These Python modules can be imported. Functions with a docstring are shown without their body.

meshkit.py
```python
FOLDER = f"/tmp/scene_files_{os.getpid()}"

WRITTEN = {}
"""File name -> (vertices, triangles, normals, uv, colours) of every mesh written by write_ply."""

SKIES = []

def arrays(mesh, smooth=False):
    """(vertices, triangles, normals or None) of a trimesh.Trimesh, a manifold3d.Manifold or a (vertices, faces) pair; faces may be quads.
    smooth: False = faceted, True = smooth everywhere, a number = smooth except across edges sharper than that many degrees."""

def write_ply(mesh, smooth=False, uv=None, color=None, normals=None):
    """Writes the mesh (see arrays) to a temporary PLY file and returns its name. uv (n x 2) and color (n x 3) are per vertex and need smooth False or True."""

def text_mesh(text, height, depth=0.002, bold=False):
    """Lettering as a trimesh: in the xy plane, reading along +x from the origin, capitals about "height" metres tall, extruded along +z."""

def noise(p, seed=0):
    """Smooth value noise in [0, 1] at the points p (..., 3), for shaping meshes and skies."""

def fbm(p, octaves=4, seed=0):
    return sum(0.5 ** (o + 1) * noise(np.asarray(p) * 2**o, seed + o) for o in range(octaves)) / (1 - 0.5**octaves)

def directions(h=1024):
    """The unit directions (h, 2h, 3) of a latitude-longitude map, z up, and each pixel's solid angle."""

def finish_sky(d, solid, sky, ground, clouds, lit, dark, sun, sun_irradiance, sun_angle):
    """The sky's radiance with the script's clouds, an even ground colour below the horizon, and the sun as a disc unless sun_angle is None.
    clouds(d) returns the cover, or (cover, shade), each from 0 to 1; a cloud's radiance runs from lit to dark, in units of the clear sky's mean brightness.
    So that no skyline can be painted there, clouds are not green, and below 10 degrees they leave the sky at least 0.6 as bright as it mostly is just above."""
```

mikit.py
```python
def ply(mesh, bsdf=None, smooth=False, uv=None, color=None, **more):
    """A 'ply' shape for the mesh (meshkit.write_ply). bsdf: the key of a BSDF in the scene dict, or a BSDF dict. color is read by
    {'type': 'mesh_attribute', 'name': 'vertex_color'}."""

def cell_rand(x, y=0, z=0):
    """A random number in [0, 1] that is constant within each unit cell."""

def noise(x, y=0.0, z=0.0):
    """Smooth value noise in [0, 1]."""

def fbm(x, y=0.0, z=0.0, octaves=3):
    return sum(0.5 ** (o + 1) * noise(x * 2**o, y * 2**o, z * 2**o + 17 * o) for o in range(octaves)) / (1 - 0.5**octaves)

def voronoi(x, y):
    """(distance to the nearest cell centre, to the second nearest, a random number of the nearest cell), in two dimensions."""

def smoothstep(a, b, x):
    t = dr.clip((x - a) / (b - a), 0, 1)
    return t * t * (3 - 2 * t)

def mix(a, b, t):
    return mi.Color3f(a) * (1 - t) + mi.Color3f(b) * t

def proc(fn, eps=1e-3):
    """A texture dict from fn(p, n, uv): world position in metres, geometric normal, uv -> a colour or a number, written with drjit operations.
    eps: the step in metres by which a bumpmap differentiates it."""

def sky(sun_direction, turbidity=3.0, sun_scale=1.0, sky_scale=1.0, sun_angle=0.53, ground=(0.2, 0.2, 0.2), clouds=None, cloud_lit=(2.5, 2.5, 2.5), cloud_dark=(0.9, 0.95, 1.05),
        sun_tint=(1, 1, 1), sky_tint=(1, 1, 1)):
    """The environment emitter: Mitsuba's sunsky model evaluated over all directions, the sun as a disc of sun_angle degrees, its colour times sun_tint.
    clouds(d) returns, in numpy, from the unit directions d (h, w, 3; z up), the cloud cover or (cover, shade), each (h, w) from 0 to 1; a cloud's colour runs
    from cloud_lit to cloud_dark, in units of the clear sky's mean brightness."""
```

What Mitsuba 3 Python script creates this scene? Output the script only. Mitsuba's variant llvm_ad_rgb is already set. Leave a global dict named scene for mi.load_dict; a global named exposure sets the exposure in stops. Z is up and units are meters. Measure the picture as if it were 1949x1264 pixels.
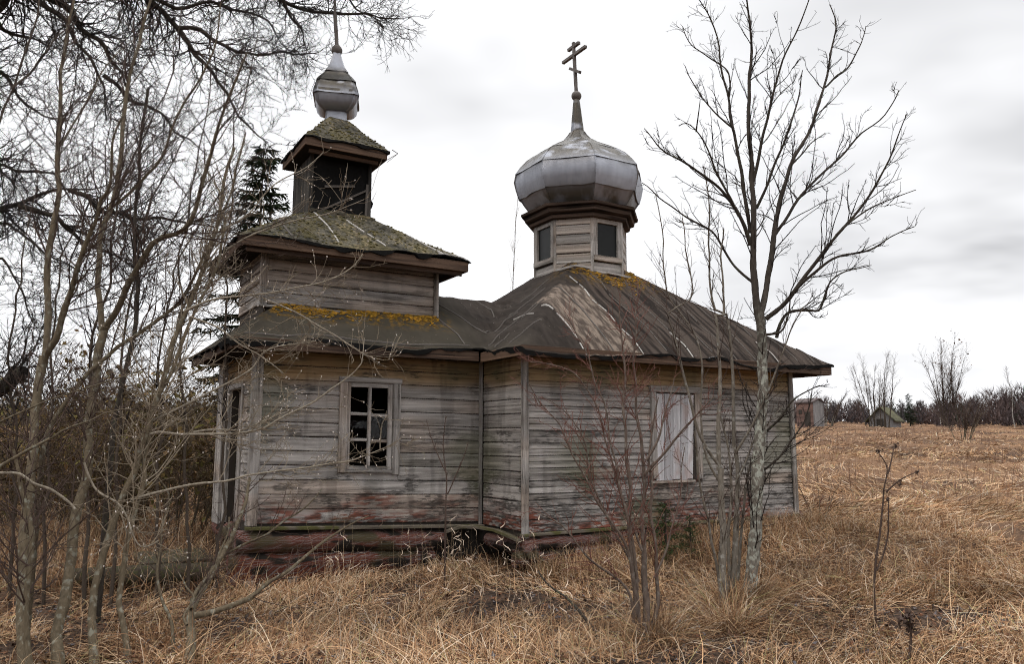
import math, random
import numpy as np, trimesh
import drjit as dr
import mitsuba as mi
import mikit, meshkit
from mikit import noise, fbm, mix, smoothstep, cell_rand

# ------------------------------------------------------------------ camera, sky, exposure
T4 = mi.ScalarTransform4f
EYE = (0.0, 0.0, 1.75)
PITCH = math.radians(7.84)
scene, labels = {}, {}
scene['camera'] = {'type': 'perspective', 'fov': 67.18, 'fov_axis': 'x', 'near_clip': 0.05, 'far_clip': 3000.0,
                   'to_world': T4().look_at(origin=EYE, target=(0, math.cos(PITCH), EYE[2] + math.sin(PITCH)), up=(0, 0, 1))}


def sky_clouds(d):
    """a closed cloud cover, brighter towards the zenith as an overcast sky is, with grey patches"""
    x, y, z = d[..., 0], d[..., 1], d[..., 2]
    k = 1.0 / (np.maximum(z, 0) + 0.16)
    q = np.stack([x * k, y * k * 1.25, 0 * x], -1)
    n = meshkit.fbm(q * 1.15 + [3.1, 7.7, 0.5], 5, 4)
    fine = meshkit.fbm(q * 2.6 + [1.1, 4.7, 0.5], 4, 14)
    az = np.arctan2(x, y)
    el = np.arcsin(np.clip(z, 0, 1))
    patch = np.clip((n - 0.40 + 0.30 * (fine - 0.5)) * 2.6, 0, 1)
    soft = np.exp(-((az + 0.09) / 0.13) ** 2 - ((el - 0.43) / 0.12) ** 2)
    side = np.clip((az - 0.20) / 0.35, 0, 1) * np.clip((el - 0.10) / 0.12, 0, 1)
    band = np.clip((az - 0.33) / 0.15, 0, 1) * np.exp(-((el - 0.205 - 0.03 * (fine - 0.5)) / 0.035) ** 2)
    lum = 1.08 - patch * (0.19 + 0.24 * side + 0.22 * soft) - 0.10 * side - 0.22 * band * (0.2 + patch)
    zen = np.clip((z - 0.5) / 0.5, 0, 1)
    lum = lum + 2.1 * zen * zen * (3 - 2 * zen)
    return np.ones_like(z), np.clip((15.5 - lum / 0.226) / 14.0, 0, 1)


scene['sky_light'] = mikit.sky((-0.35, -0.5, 0.8), turbidity=3, sun_scale=0.13, sun_angle=30, clouds=sky_clouds,
                               cloud_lit=(15.5, 15.5, 15.55), cloud_dark=(1.5, 1.53, 1.62), ground=(0.16, 0.12, 0.08))
exposure = 1.42

# ------------------------------------------------------------------ frame of the church: x along its front, y into its depth
CX, CY, ANG = 0.161, 10.2, math.radians(30.9)
CA, SA = math.cos(ANG), math.sin(ANG)
rnd = random.Random(7)
rng = np.random.default_rng(11)


def W(p):
    """church coordinates -> world"""
    p = np.asarray(p, float)
    return np.stack([CX + p[..., 0] * CA - p[..., 1] * SA, CY + p[..., 0] * SA + p[..., 1] * CA, p[..., 2]], -1)


def sag(p):
    """the porch has sunk at its inner end"""
    p = np.array(p, float)
    w = np.clip(1 - (p[..., 2] - 0.3) / 2.5, 0, 1) * (p[..., 2] > 0.05)
    p[..., 2] += 0.05 * np.clip(-p[..., 0], 0, 4) * w
    return p


def ss(a, b, x):
    t = np.clip((x - a) / (b - a), 0, 1)
    return t * t * (3 - 2 * t)


def ground_z(x, y):
    x, y = np.asarray(x, float), np.asarray(y, float)
    far = np.where(y > 30, y - 10, np.log1p(np.exp(np.clip((y - 10) / 1.5, -30, 30))) * 1.5)
    far = np.where(far > 150, 150 + (far - 150) * 0.25, far)
    cx_, cy_ = (x - CX) * CA + (y - CY) * SA, (y - CY) * CA - (x - CX) * SA
    z = -0.07 * np.exp(-((cx_ + 2.2) / 1.5) ** 2 - ((cy_ - 0.9) / 0.7) ** 2) + 0.0325 * far + 0.30 * ss(9.6, 12.8, y) * ss(-2, 3.5, x) + 0.12 * ss(9.5, 13, y) * (1 - ss(-2, 3.5, x))
    p = np.stack([x, y, 0 * x], -1)
    amp = 1 + ss(12, 40, y) * 2.2
    z = z + ((meshkit.fbm(p * 0.55, 2, 3) - 0.5) * 0.16 + (meshkit.fbm(p * 1.9, 2, 5) - 0.5) * 0.10) * amp * ss(1.5, 5, np.hypot(x, y))
    return z


# ------------------------------------------------------------------ materials
def bcoords(p):
    u, v = p.x - CX, p.y - CY
    return u * CA + v * SA, v * CA - u * SA, p.z


def two(b):
    return {'type': 'twosided', 'bsdf': b}


def flat(c, rough=0.9):
    return two({'type': 'principled', 'base_color': {'type': 'rgb', 'value': list(c)}, 'roughness': rough, 'specular': 0.2})


def pr(fn, rough=0.85, spec=0.2, **k):
    return two({'type': 'principled', 'base_color': mikit.proc(fn), 'roughness': rough, 'specular': spec, **k})


C3 = mi.Color3f


def wood_fn(p, n, uv):
    bx, by, z = bcoords(p)
    s = bx + by * 1.01
    r = uv.x
    up = uv.y > 0.75
    along, across = dr.select(up, z, s), dr.select(up, s, z)
    g = fbm(along * 1.3 + r * 61, across * 42 + r * 17, r * 9, 3)
    f = noise(along * 7 + r * 31, across * 210, 3)
    bl = fbm(along * 1.1 + r * 13, z * 2.6, 5, 3)
    tone = dr.clip(0.52 + 1.35 * (g - 0.5) + 0.26 * (r - 0.5) + 0.50 * (bl - 0.5) + 0.35 * (f - 0.5), 0, 1)
    c = mix((0.075, 0.066, 0.060), (0.455, 0.43, 0.41), tone)
    c = mix(c, C3(0.34, 0.25, 0.185) * (0.35 + tone), 0.45 * smoothstep(0.48, 0.8, noise(along * 0.8, z * 3.1, 9 + r * 5)))
    low = uv.y < 0.25
    # board ends and the wall under the eaves keep their ochre, the foot of the wall is rotten red and mouldy
    oc = smoothstep(2.40, 2.62, z + 0.26 * (fbm(s * 0.9, z * 2, 2, 2) - 0.5) + 0.05 * (r - 0.5)) * dr.select(low, 0.75, 0.0)
    c = mix(c, C3(0.37, 0.22, 0.075) * (0.25 + 0.9 * g), oc)
    red = smoothstep(0.34, 0.56, fbm(along * 11, across * 48, 5 + r * 3, 3)) * smoothstep(1.04, 0.74, z + 0.75 * (fbm(s * 1.7, z * 3.5 + r, 7, 4) - 0.5) + 0.26 * (r - 0.5) + 0.30 * smoothstep(0.1, 0.6, bx)) * dr.select(low, 0.92, 0.0)
    c = mix(c, C3(0.17, 0.045, 0.024) * (0.3 + 1.3 * g), red)
    damp = smoothstep(1.45, 0.85, z)
    mo = smoothstep(0.50, 0.70, fbm(s * 3.1, z * 10.5, 12, 4) + 0.20 * damp - 0.06) * dr.select(low, 0.75, 0.35)
    c = mix(c, C3(0.022, 0.020, 0.018), mo * smoothstep(0.30, 0.62, fbm(along * 16, across * 90, r * 7, 2)))
    st = smoothstep(0.56, 0.72, fbm(s * 6.5 + 3, z * 0.9, 31, 3)) * dr.select(low, 0.45, 0.3)
    c = mix(c, c * 0.35, st)
    gr = smoothstep(0.52, 0.72, fbm(s * 1.0 + 40, z * 1.4, 21, 3)) * dr.select(low, 0.5, 0.15)
    return mix(c, C3(0.10, 0.105, 0.055) * (0.4 + g), gr)


def log_fn(p, n, uv):
    bx, by, z = bcoords(p)
    s = bx + by
    g = fbm(s * 1.6 + uv.x * 31, z * 30, 1, 3)
    c = mix((0.050, 0.016, 0.011), (0.155, 0.047, 0.028), g)
    c = mix(c, C3(0.20, 0.165, 0.16) * (0.4 + g), smoothstep(0.47, 0.62, fbm(s * 2.2 + uv.x * 9, z * 7, 4, 3)))
    c = mix(c, (0.045, 0.045, 0.022), smoothstep(0.58, 0.74, fbm(s * 2.4 + 17, z * 4, 9, 3)) * 0.8)
    return mix(c, (0.02, 0.016, 0.013), smoothstep(0.56, 0.7, fbm(s * 3, z * 12, 14, 3)))


def felt_fn(p, n, uv):
    bx, by, z = bcoords(p)
    a = fbm(bx * 2.1, by * 2.1, z * 2.1, 4)
    b = fbm(bx * 24, by * 7, z * 5, 3)
    c = mix((0.013, 0.0105, 0.0092), (0.044, 0.036, 0.031), dr.clip(a * 0.8 + (b - 0.5) * 1.0 + 0.05, 0, 1))
    strip = smoothstep(0.70, 0.76, bx + 0.10 * (a - 0.5)) * smoothstep(1.70, 1.63, bx + 0.06 * (a - 0.5)) * smoothstep(1.02, 0.9, by + 0.6 * (a - 0.5))
    c = mix(c, mix((0.060, 0.047, 0.039), (0.185, 0.148, 0.120), smoothstep(0.30, 0.70, fbm(bx * 27, by * 9.0, 3, 4))), strip * 0.9)
    right = smoothstep(1.75, 1.85, bx)
    c = mix(c, mix((0.015, 0.0115, 0.010), (0.064, 0.050, 0.042), smoothstep(0.3, 0.7, fbm(bx * 17, by * 2.5, 8, 3))), right * 0.8)
    porch = smoothstep(0.2, -0.6, bx)
    c = mix(c, mix((0.022, 0.020, 0.015), (0.078, 0.069, 0.052), a), porch * 0.65)
    sp = noise(bx * 70, by * 70, z * 60)
    c = mix(c, (0.5, 0.47, 0.43), smoothstep(0.93, 0.97, sp) * smoothstep(0.45, 0.6, a) * 0.7)
    # moss: orange below the upper storey, and at the foot of the drum
    m1 = smoothstep(0.95, 1.32, by) * smoothstep(1.62, 1.5, by) * smoothstep(-0.35, -0.6, bx) * smoothstep(-3.3, -3.0, bx)
    m2 = smoothstep(1.45, 0.5, dr.abs(bx - 2.55)) * smoothstep(4.05, 4.45, z) * smoothstep(2.0, 1.5, by)
    m = dr.maximum(m1, m2 * 0.9) * smoothstep(0.46, 0.60, fbm(bx * 17, by * 17, z * 17, 4))
    return mix(c, mix((0.035, 0.028, 0.010), (0.25, 0.135, 0.022), noise(bx * 45, by * 45, z * 45)), m * 0.8)


def moss_fn(p, n, uv):
    bx, by, z = bcoords(p)
    a = fbm(bx * 3, by * 3, z * 3, 3)
    b = fbm(bx * 26, by * 26, z * 26, 3)
    c = mix((0.022, 0.021, 0.017), (0.115, 0.105, 0.082), dr.clip(a + (b - 0.5) * 1.5, 0, 1))
    c = mix(c, mix((0.026, 0.027, 0.012), (0.135, 0.11, 0.05), b), smoothstep(0.47, 0.64, fbm(bx * 5, by * 5, z * 5, 3)) * 0.6)
    c = mix(c, (0.27, 0.215, 0.13), smoothstep(0.62, 0.80, noise(bx * 34, by * 34, z * 34)) * smoothstep(0.42, 0.6, a) * 0.55)
    return c


def metal_fn(p, n, uv):
    bx, by, z = bcoords(p)
    a = fbm(bx * 5, by * 5, z * 2.2, 4)
    s = fbm(bx * 22, by * 22, z * 1.5, 3)
    c = mix((0.145, 0.152, 0.178), (0.36, 0.37, 0.41), dr.clip(a * 0.7 + s * 0.35 + 0.55 * (uv.x - 0.5), 0, 1))
    dome = smoothstep(0.4, 0.6, bx)
    zone = mix(1.0, smoothstep(6.20, 6.62, z), dome).x
    zone = zone * dr.select(bx < 0, smoothstep(6.75, 6.95, z) * smoothstep(7.36, 7.15, z), 1.0)
    rim = smoothstep(0.030, 0.012, dr.abs(z - 7.035)) + smoothstep(0.028, 0.01, dr.abs(z - 6.845)) * smoothstep(0.45, 0.6, fbm(bx * 9, by * 9, 3, 2))
    zone = dr.clip(zone + dr.select(bx < 0, rim * 0.9, 0.0), 0, 1)
    d = zone * smoothstep(0.27, 0.50, fbm(bx * 4.5, by * 4.5, z * 6, 4))
    c = mix(c, mix((0.014, 0.011, 0.007), (0.075, 0.060, 0.036), s), d * 0.92)
    bd = smoothstep(6.98, 7.03, z) * smoothstep(7.17, 7.10, z) + 0.7 * smoothstep(6.82, 6.86, z) * smoothstep(6.93, 6.90, z) * smoothstep(0.48, 0.56, fbm(bx * 8, by * 8, 5, 2))
    c = mix(c, C3(0.022, 0.020, 0.016), dr.select(bx < 0, dr.clip(bd * (0.45 + 0.9 * a), 0, 0.93), 0.0))
    low = smoothstep(6.05, 5.8, z) * dome
    return mix(c, (0.085, 0.072, 0.052), low * smoothstep(0.32, 0.58, a) * 0.92)


def rust_fn(p, n, uv):
    a = fbm(p.x * 14, p.y * 14, p.z * 14, 3)
    return mix((0.05, 0.043, 0.038), (0.17, 0.15, 0.14), a)


def tar_fn(p, n, uv):
    a = fbm(p.x * 5, p.y * 5, p.z * 3, 4)
    return mix((0.004, 0.004, 0.004), (0.016, 0.0155, 0.0155), a)


def bark_fn(lo, hi, li, thr, top=None):
    def fn(p, n, uv):
        a = fbm(p.x * 55, p.y * 55, p.z * 17, 4)
        l = fbm(p.x * 34 + 3, p.y * 30, p.z * 22, 4)
        c = mix(mix(lo, hi, a), mix(C3(li) * 0.5, C3(li) * 1.2, a), smoothstep(thr, thr + 0.16, l))
        if top is not None:      # lichen grows on the lower bole only
            c = mix(c, mix((0.018, 0.015, 0.013), (0.075, 0.062, 0.05), a), smoothstep(2.2, 3.5, p.z + 0.9 * (fbm(p.x * 9, p.y * 9, p.z * 3, 2) - 0.5)))
        return c
    return fn


def soil_fn(p, n, uv):
    a = fbm(p.x * 3.1, p.y * 3.1, 0, 4)
    b = fbm(p.x * 30, p.y * 30, 0, 3)
    d = dr.sqrt(dr.square(p.x) + dr.square(p.y))
    near = mix((0.014, 0.011, 0.010), (0.10, 0.062, 0.040), dr.clip(a * 0.7 + (b - 0.5) * 1.2, 0, 1))
    far = mix((0.045, 0.028, 0.020), (0.17, 0.10, 0.058), dr.clip(fbm(p.x * 0.35, p.y * 0.35, 3, 4) * 1.5 - 0.3 + (b - 0.5) * 0.5, 0, 1))
    return mix(near, far, smoothstep(9.0, 17.0, d))


def pane_board_fn(p, n, uv):
    bx, by, z = bcoords(p)
    g = fbm(bx * 55 + uv.x * 31, z * 1.6 + uv.x * 11, 2, 3)
    c = mix((0.27, 0.265, 0.275), (0.60, 0.60, 0.625), dr.clip(g * 0.9 + 0.55 * (uv.x - 0.5) + 0.02, 0, 1))
    return mix(c, (0.30, 0.20, 0.17), 0.5 * smoothstep(0.58, 0.75, fbm(bx * 6, z * 3, 8, 3)))


scene['wood'] = pr(wood_fn, 0.8, 0.25)
scene['log_wood'] = pr(log_fn, 0.85)
scene['roofing_felt'] = pr(felt_fn, 0.95, 0.08)
scene['mossy_felt'] = pr(moss_fn, 0.95, 0.08)
scene['sheet_metal'] = pr(metal_fn, 0.46, 0.5, metallic=0.75)
scene['old_iron'] = pr(rust_fn, 0.7, 0.3)
scene['tar_paper'] = pr(tar_fn, 0.9, 0.05)
scene['grey_board'] = pr(pane_board_fn, 0.8, 0.2)
scene['soil'] = pr(soil_fn, 0.95, 0.1)
scene['batten_pale'] = flat((0.36, 0.345, 0.325))
scene['batten_grey'] = flat((0.095, 0.085, 0.077))
scene['dark_inside'] = flat((0.045, 0.038, 0.033))
scene['fascia_wood'] = pr(lambda p, n, uv: mix((0.022, 0.014, 0.011), (0.15, 0.096, 0.066), dr.clip(fbm((p.x + p.y) * 1.3 + uv.x * 9, p.z * 50, 2, 3) * 1.2 - 0.15 + 0.35 * (uv.x - 0.5), 0, 1)), 0.85)
scene['pane_glass'] = {'type': 'thindielectric', 'int_ior': 1.22}
scene['dusty_glass'] = two({'type': 'principled', 'base_color': {'type': 'rgb', 'value': [0.010, 0.011, 0.011]}, 'roughness': 0.35, 'specular': 0.18})
scene['bark_olive'] = pr(bark_fn((0.040, 0.031, 0.020), (0.155, 0.122, 0.080), (0.20, 0.19, 0.15), 0.56), 0.85)
scene['bark_grey'] = pr(bark_fn((0.065, 0.054, 0.042), (0.20, 0.175, 0.145), (0.26, 0.25, 0.225), 0.58), 0.85)
scene['bark_lichen'] = pr(bark_fn((0.060, 0.052, 0.042), (0.22, 0.20, 0.17), (0.36, 0.37, 0.32), 0.47, True), 0.85)
scene['bark_dark'] = pr(bark_fn((0.016, 0.013, 0.011), (0.055, 0.045, 0.036), (0.07, 0.075, 0.045), 0.60), 0.9)
scene['twig_brown'] = flat((0.058, 0.038, 0.030), 0.7)
scene['twig_red'] = flat((0.125, 0.052, 0.040), 0.6)
scene['twig_pale'] = flat((0.26, 0.215, 0.165), 0.7)
scene['twig_dark'] = flat((0.020, 0.015, 0.013), 0.8)
scene['needles'] = two({'type': 'diffuse', 'reflectance': {'type': 'mesh_attribute', 'name': 'vertex_color'}})
scene['painted_blades'] = two({'type': 'diffuse', 'reflectance': {'type': 'mesh_attribute', 'name': 'vertex_color'}})


# ------------------------------------------------------------------ naming and mesh helpers
def free(key):
    if key not in scene and key not in labels:
        return key
    i = 1
    while f'{key}_{i:03d}' in scene or f'{key}_{i:03d}' in labels:
        i += 1
    return f'{key}_{i:03d}'


NEXT = {}


def numbered(key):
    i = NEXT.get(key, 0)
    NEXT[key] = i + 1
    return key if i == 0 else f'{key}_{i:03d}'


def put(key, mesh, mat, smooth=False, uv=None, color=None):
    key = numbered(key)
    scene[key] = mikit.ply(mesh, mat, smooth, uv=uv, color=color)
    return key


def tag(key, label=None, cat=None, group=None, kind=None):
    d = {a: b for a, b in (('label', label), ('category', cat), ('group', group), ('kind', kind)) if b}
    labels[key] = d
    return key


def thing(name, label, cat, group=None):
    return tag(numbered(name), label, cat, group)


class MB:
    """collects solids in church coordinates; uv.x is a number per piece, uv.y the kind of wood"""

    def __init__(self):
        self.v, self.f, self.uv, self.n = [], [], [], 0

    def add(self, v, f, seed=None, kind=0.0):
        v, f = np.asarray(v, float), np.asarray(f, int)
        if f.shape[1] == 4:
            f = np.vstack([f[:, [0, 1, 2]], f[:, [0, 2, 3]]])
        self.v.append(v)
        self.f.append(f + self.n)
        s = rnd.random() if seed is None else seed
        self.uv.append(np.tile([s, kind], (len(v), 1)))
        self.n += len(v)
        return self

    def box(self, lo, hi, kind=0.0, seed=None, bev=0.0):
        lo, hi = np.minimum(lo, hi), np.maximum(lo, hi)
        if bev <= 0:
            v = np.array([[x, y, z] for x in (lo[0], hi[0]) for y in (lo[1], hi[1]) for z in (lo[2], hi[2])])
            f = [[0, 1, 3, 2], [4, 6, 7, 5], [0, 4, 5, 1], [2, 3, 7, 6], [0, 2, 6, 4], [1, 5, 7, 3]]
            return self.add(v, f, seed, kind)
        pts = []
        for x in (0, 1):
            for y in (0, 1):
                for z in (0, 1):
                    c = np.where([x, y, z], hi, lo)
                    s = np.where([x, y, z], -bev, bev)
                    for k in range(3):
                        o = s.copy()
                        o[k] = 0
                        pts.append(c + o)
        h = trimesh.convex.convex_hull(np.array(pts))
        return self.add(h.vertices, h.faces, seed, kind)

    def beam(self, a, b, w, h, up=(0, 0, 1), kind=0.0, seed=None, k=1, wob=0.0):
        a, b, up = np.asarray(a, float), np.asarray(b, float), np.asarray(up, float)
        d = (b - a) / np.linalg.norm(b - a)
        s = np.cross(d, up)
        s /= np.linalg.norm(s)
        u = np.cross(s, d)
        v, f = [], []
        for i in range(k + 1):
            c = a + (b - a) * i / k
            if wob and 0 < i < k:
                c = c + s * rnd.uniform(-wob, wob) + u * rnd.uniform(-wob, wob)
            v += [c - s * w / 2 - u * h / 2, c + s * w / 2 - u * h / 2, c + s * w / 2 + u * h / 2, c - s * w / 2 + u * h / 2]
        for i in range(k):
            o = 4 * i
            f += [[o + j, o + (j + 1) % 4, o + 4 + (j + 1) % 4, o + 4 + j] for j in range(4)]
        f += [[0, 3, 2, 1], [4 * k, 4 * k + 1, 4 * k + 2, 4 * k + 3]]
        return self.add(v, f, seed, kind)

    def prism(self, prof, origin, U, V, N, length, kind=0.0, seed=None, k=2, wob=0.0):
        """a profile [(v, n)] swept along U"""
        prof, origin, U, V, N = (np.asarray(q, float) for q in (prof, origin, U, V, N))
        m, vs, f = len(prof), [], []
        for i in range(k + 1):
            o = origin + U * length * i / k
            dv, dn = (rnd.uniform(-wob, wob), rnd.uniform(-wob, wob)) if wob else (0, 0)
            vs += [o + V * (q[0] + dv) + N * (q[1] + dn) for q in prof]
        for i in range(k):
            f += [[i * m + j, i * m + (j + 1) % m, (i + 1) * m + (j + 1) % m, (i + 1) * m + j] for j in range(m)]
        tri = []
        for q in f:
            tri += [[q[0], q[1], q[2]], [q[0], q[2], q[3]]]
        for j in range(1, m - 1):
            tri += [[0, j + 1, j], [k * m, k * m + j, k * m + j + 1]]
        return self.add(vs, tri, seed, kind)

    def mesh(self, deform=None):
        v = np.vstack(self.v)
        if deform is not None:
            v = deform(v)
        return W(v), np.vstack(self.f)

    def put(self, key, mat, deform=None, smooth=False):
        return put(key, self.mesh(deform), mat, smooth, uv=np.vstack(self.uv))


def tubes(polys, sides):
    """polys: list of (P (m, k, 3), R (m, k)) -> one mesh"""
    V, F, n = [], [], 0
    for P, R in polys:
        if len(P) == 0:
            continue
        m, k = R.shape
        t = np.gradient(P, axis=1)
        t /= np.linalg.norm(t, axis=2, keepdims=True) + 1e-12
        ref = np.where(np.abs(t[:, :1, 2:]) < 0.8, [0, 0, 1.0], [1.0, 0, 0])
        a = np.cross(t, np.broadcast_to(ref, t.shape))
        a /= np.linalg.norm(a, axis=2, keepdims=True) + 1e-12
        b = np.cross(t, a)
        ang = np.arange(sides) * 2 * np.pi / sides
        v = P[:, :, None] + R[:, :, None, None] * (np.cos(ang)[:, None] * a[:, :, None] + np.sin(ang)[:, None] * b[:, :, None])
        i, j = np.meshgrid(np.arange(k - 1), np.arange(sides), indexing='ij')
        q = np.stack([i * sides + j, i * sides + (j + 1) % sides, (i + 1) * sides + (j + 1) % sides, (i + 1) * sides + j], -1).reshape(-1, 4)
        tri = np.vstack([q[:, [0, 1, 2]], q[:, [0, 2, 3]]])
        V.append(v.reshape(-1, 3))
        F.append((tri[None] + (np.arange(m) * k * sides)[:, None, None]).reshape(-1, 3) + n)
        n += m * k * sides
    return np.vstack(V), np.vstack(F)


def smooth_line(rows, k=26, wig=0.006):
    a = np.array(rows, float)
    p, r = a[:, :3], a[:, 3] / 1000
    s = np.r_[0, np.cumsum(np.linalg.norm(np.diff(p, axis=0), axis=1))]
    from scipy.interpolate import PchipInterpolator
    q = np.linspace(0, s[-1], k)
    P = PchipInterpolator(s, p)(q) if len(p) > 2 else p[0] + (p[-1] - p[0]) * (q / s[-1])[:, None]
    P = P + (meshkit.noise(np.stack([q * 4, q * 0 + p[0, 0] * 3, q * 0], -1)[:, None] + np.array([[0, 0, 0], [0, 9, 0], [0, 0, 9]]), 2) - 0.5) * wig * 2
    return P, np.maximum(np.interp(q, s, r), 0.0012)


def spawn(P, R, spacing, length, ang, rs, g, t0=0.1, up=0.25, k=6, curl=0.25, ratio=0.5, rmin=0.0013, rmax=1.0, tip=0.6, girth=1e-4, kink=0.13):
    """side shoots of the lines P (m, K, 3): -> (P', R')"""
    m, K = R.shape
    L = np.linalg.norm(np.diff(P, axis=1), axis=2).sum(1)
    n = g.poisson(L * (1 - t0) / spacing)
    idx = np.repeat(np.arange(m), n)
    t = t0 + (1 - t0) * g.random(len(idx))
    x = t * (K - 1)
    i = np.minimum(x.astype(int), K - 2)
    fr = (x - i)[:, None]
    pos = P[idx, i] * (1 - fr) + P[idx, i + 1] * fr
    rad = R[idx, i] * (1 - fr[:, 0]) + R[idx, i + 1] * fr[:, 0]
    tan = P[idx, i + 1] - P[idx, i]
    tan /= np.linalg.norm(tan, axis=1, keepdims=True) + 1e-9
    rv = g.normal(size=tan.shape)
    rv -= tan * (rv * tan).sum(1, keepdims=True)
    rv /= np.linalg.norm(rv, axis=1, keepdims=True) + 1e-9
    a = np.radians(g.uniform(ang[0], ang[1], len(idx)))[:, None]
    d = tan * np.cos(a) + rv * np.sin(a)
    ln = g.uniform(length[0], length[1], len(idx)) * (1 - tip * t) * np.clip(rad / girth, 0.35, 1)
    N = len(idx)
    Q = np.zeros((N, k, 3))
    Q[:, 0] = pos
    side = g.normal(size=(N, 3)) * curl
    for j in range(1, k):
        d = d + np.array([0, 0, up]) / k + side / k + g.normal(size=(N, 3)) * kink
        d /= np.linalg.norm(d, axis=1, keepdims=True)
        Q[:, j] = Q[:, j - 1] + d * (ln / (k - 1))[:, None]
    r0 = np.clip(rad * ratio * rs, rmin, rmax)
    RR = r0[:, None] * np.linspace(1, 0.45, k)[None]
    return Q, np.maximum(RR, rmin * 0.6)

scene['charred_wood'] = pr(lambda p, n, uv: mix((0.014, 0.013, 0.012), (0.075, 0.067, 0.058), dr.clip(fbm(p.x * 9 + uv.x * 40, p.y * 9, p.z * 1.6, 3) * 1.7 - 0.5, 0, 1)), 0.85)
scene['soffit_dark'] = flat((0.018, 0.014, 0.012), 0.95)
scene['cornice_wood'] = pr(lambda p, n, uv: mix((0.014, 0.010, 0.008), (0.105, 0.072, 0.056), dr.clip(fbm((p.x + p.y) * 2, p.z * 40, 2, 3) * 1.5 - 0.35, 0, 1)), 0.9, 0.1)
scene['orange_moss'] = pr(lambda p, n, uv: mix((0.10, 0.075, 0.015), (0.46, 0.24, 0.035), noise(p.x * 16, p.y * 16, p.z * 16)), 0.95, 0.05)
scene['dull_moss'] = pr(lambda p, n, uv: mix((0.030, 0.032, 0.013), (0.19, 0.16, 0.075), noise(p.x * 14, p.y * 14, p.z * 14)), 0.95, 0.05)
scene['mossy_wood'] = pr(lambda p, n, uv: mix(mix((0.05, 0.042, 0.034), (0.19, 0.165, 0.13), fbm((p.x + p.y) * 2, p.z * 60, 1, 3)), (0.075, 0.072, 0.028), smoothstep(0.45, 0.65, fbm((p.x + p.y) * 3, p.z * 5, 7, 3))), 0.9)
scene['bark_birch'] = pr(bark_fn((0.10, 0.09, 0.08), (0.30, 0.28, 0.26), (0.55, 0.53, 0.50), 0.42), 0.85)
scene['roof_dark'] = flat((0.085, 0.07, 0.068))
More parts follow.
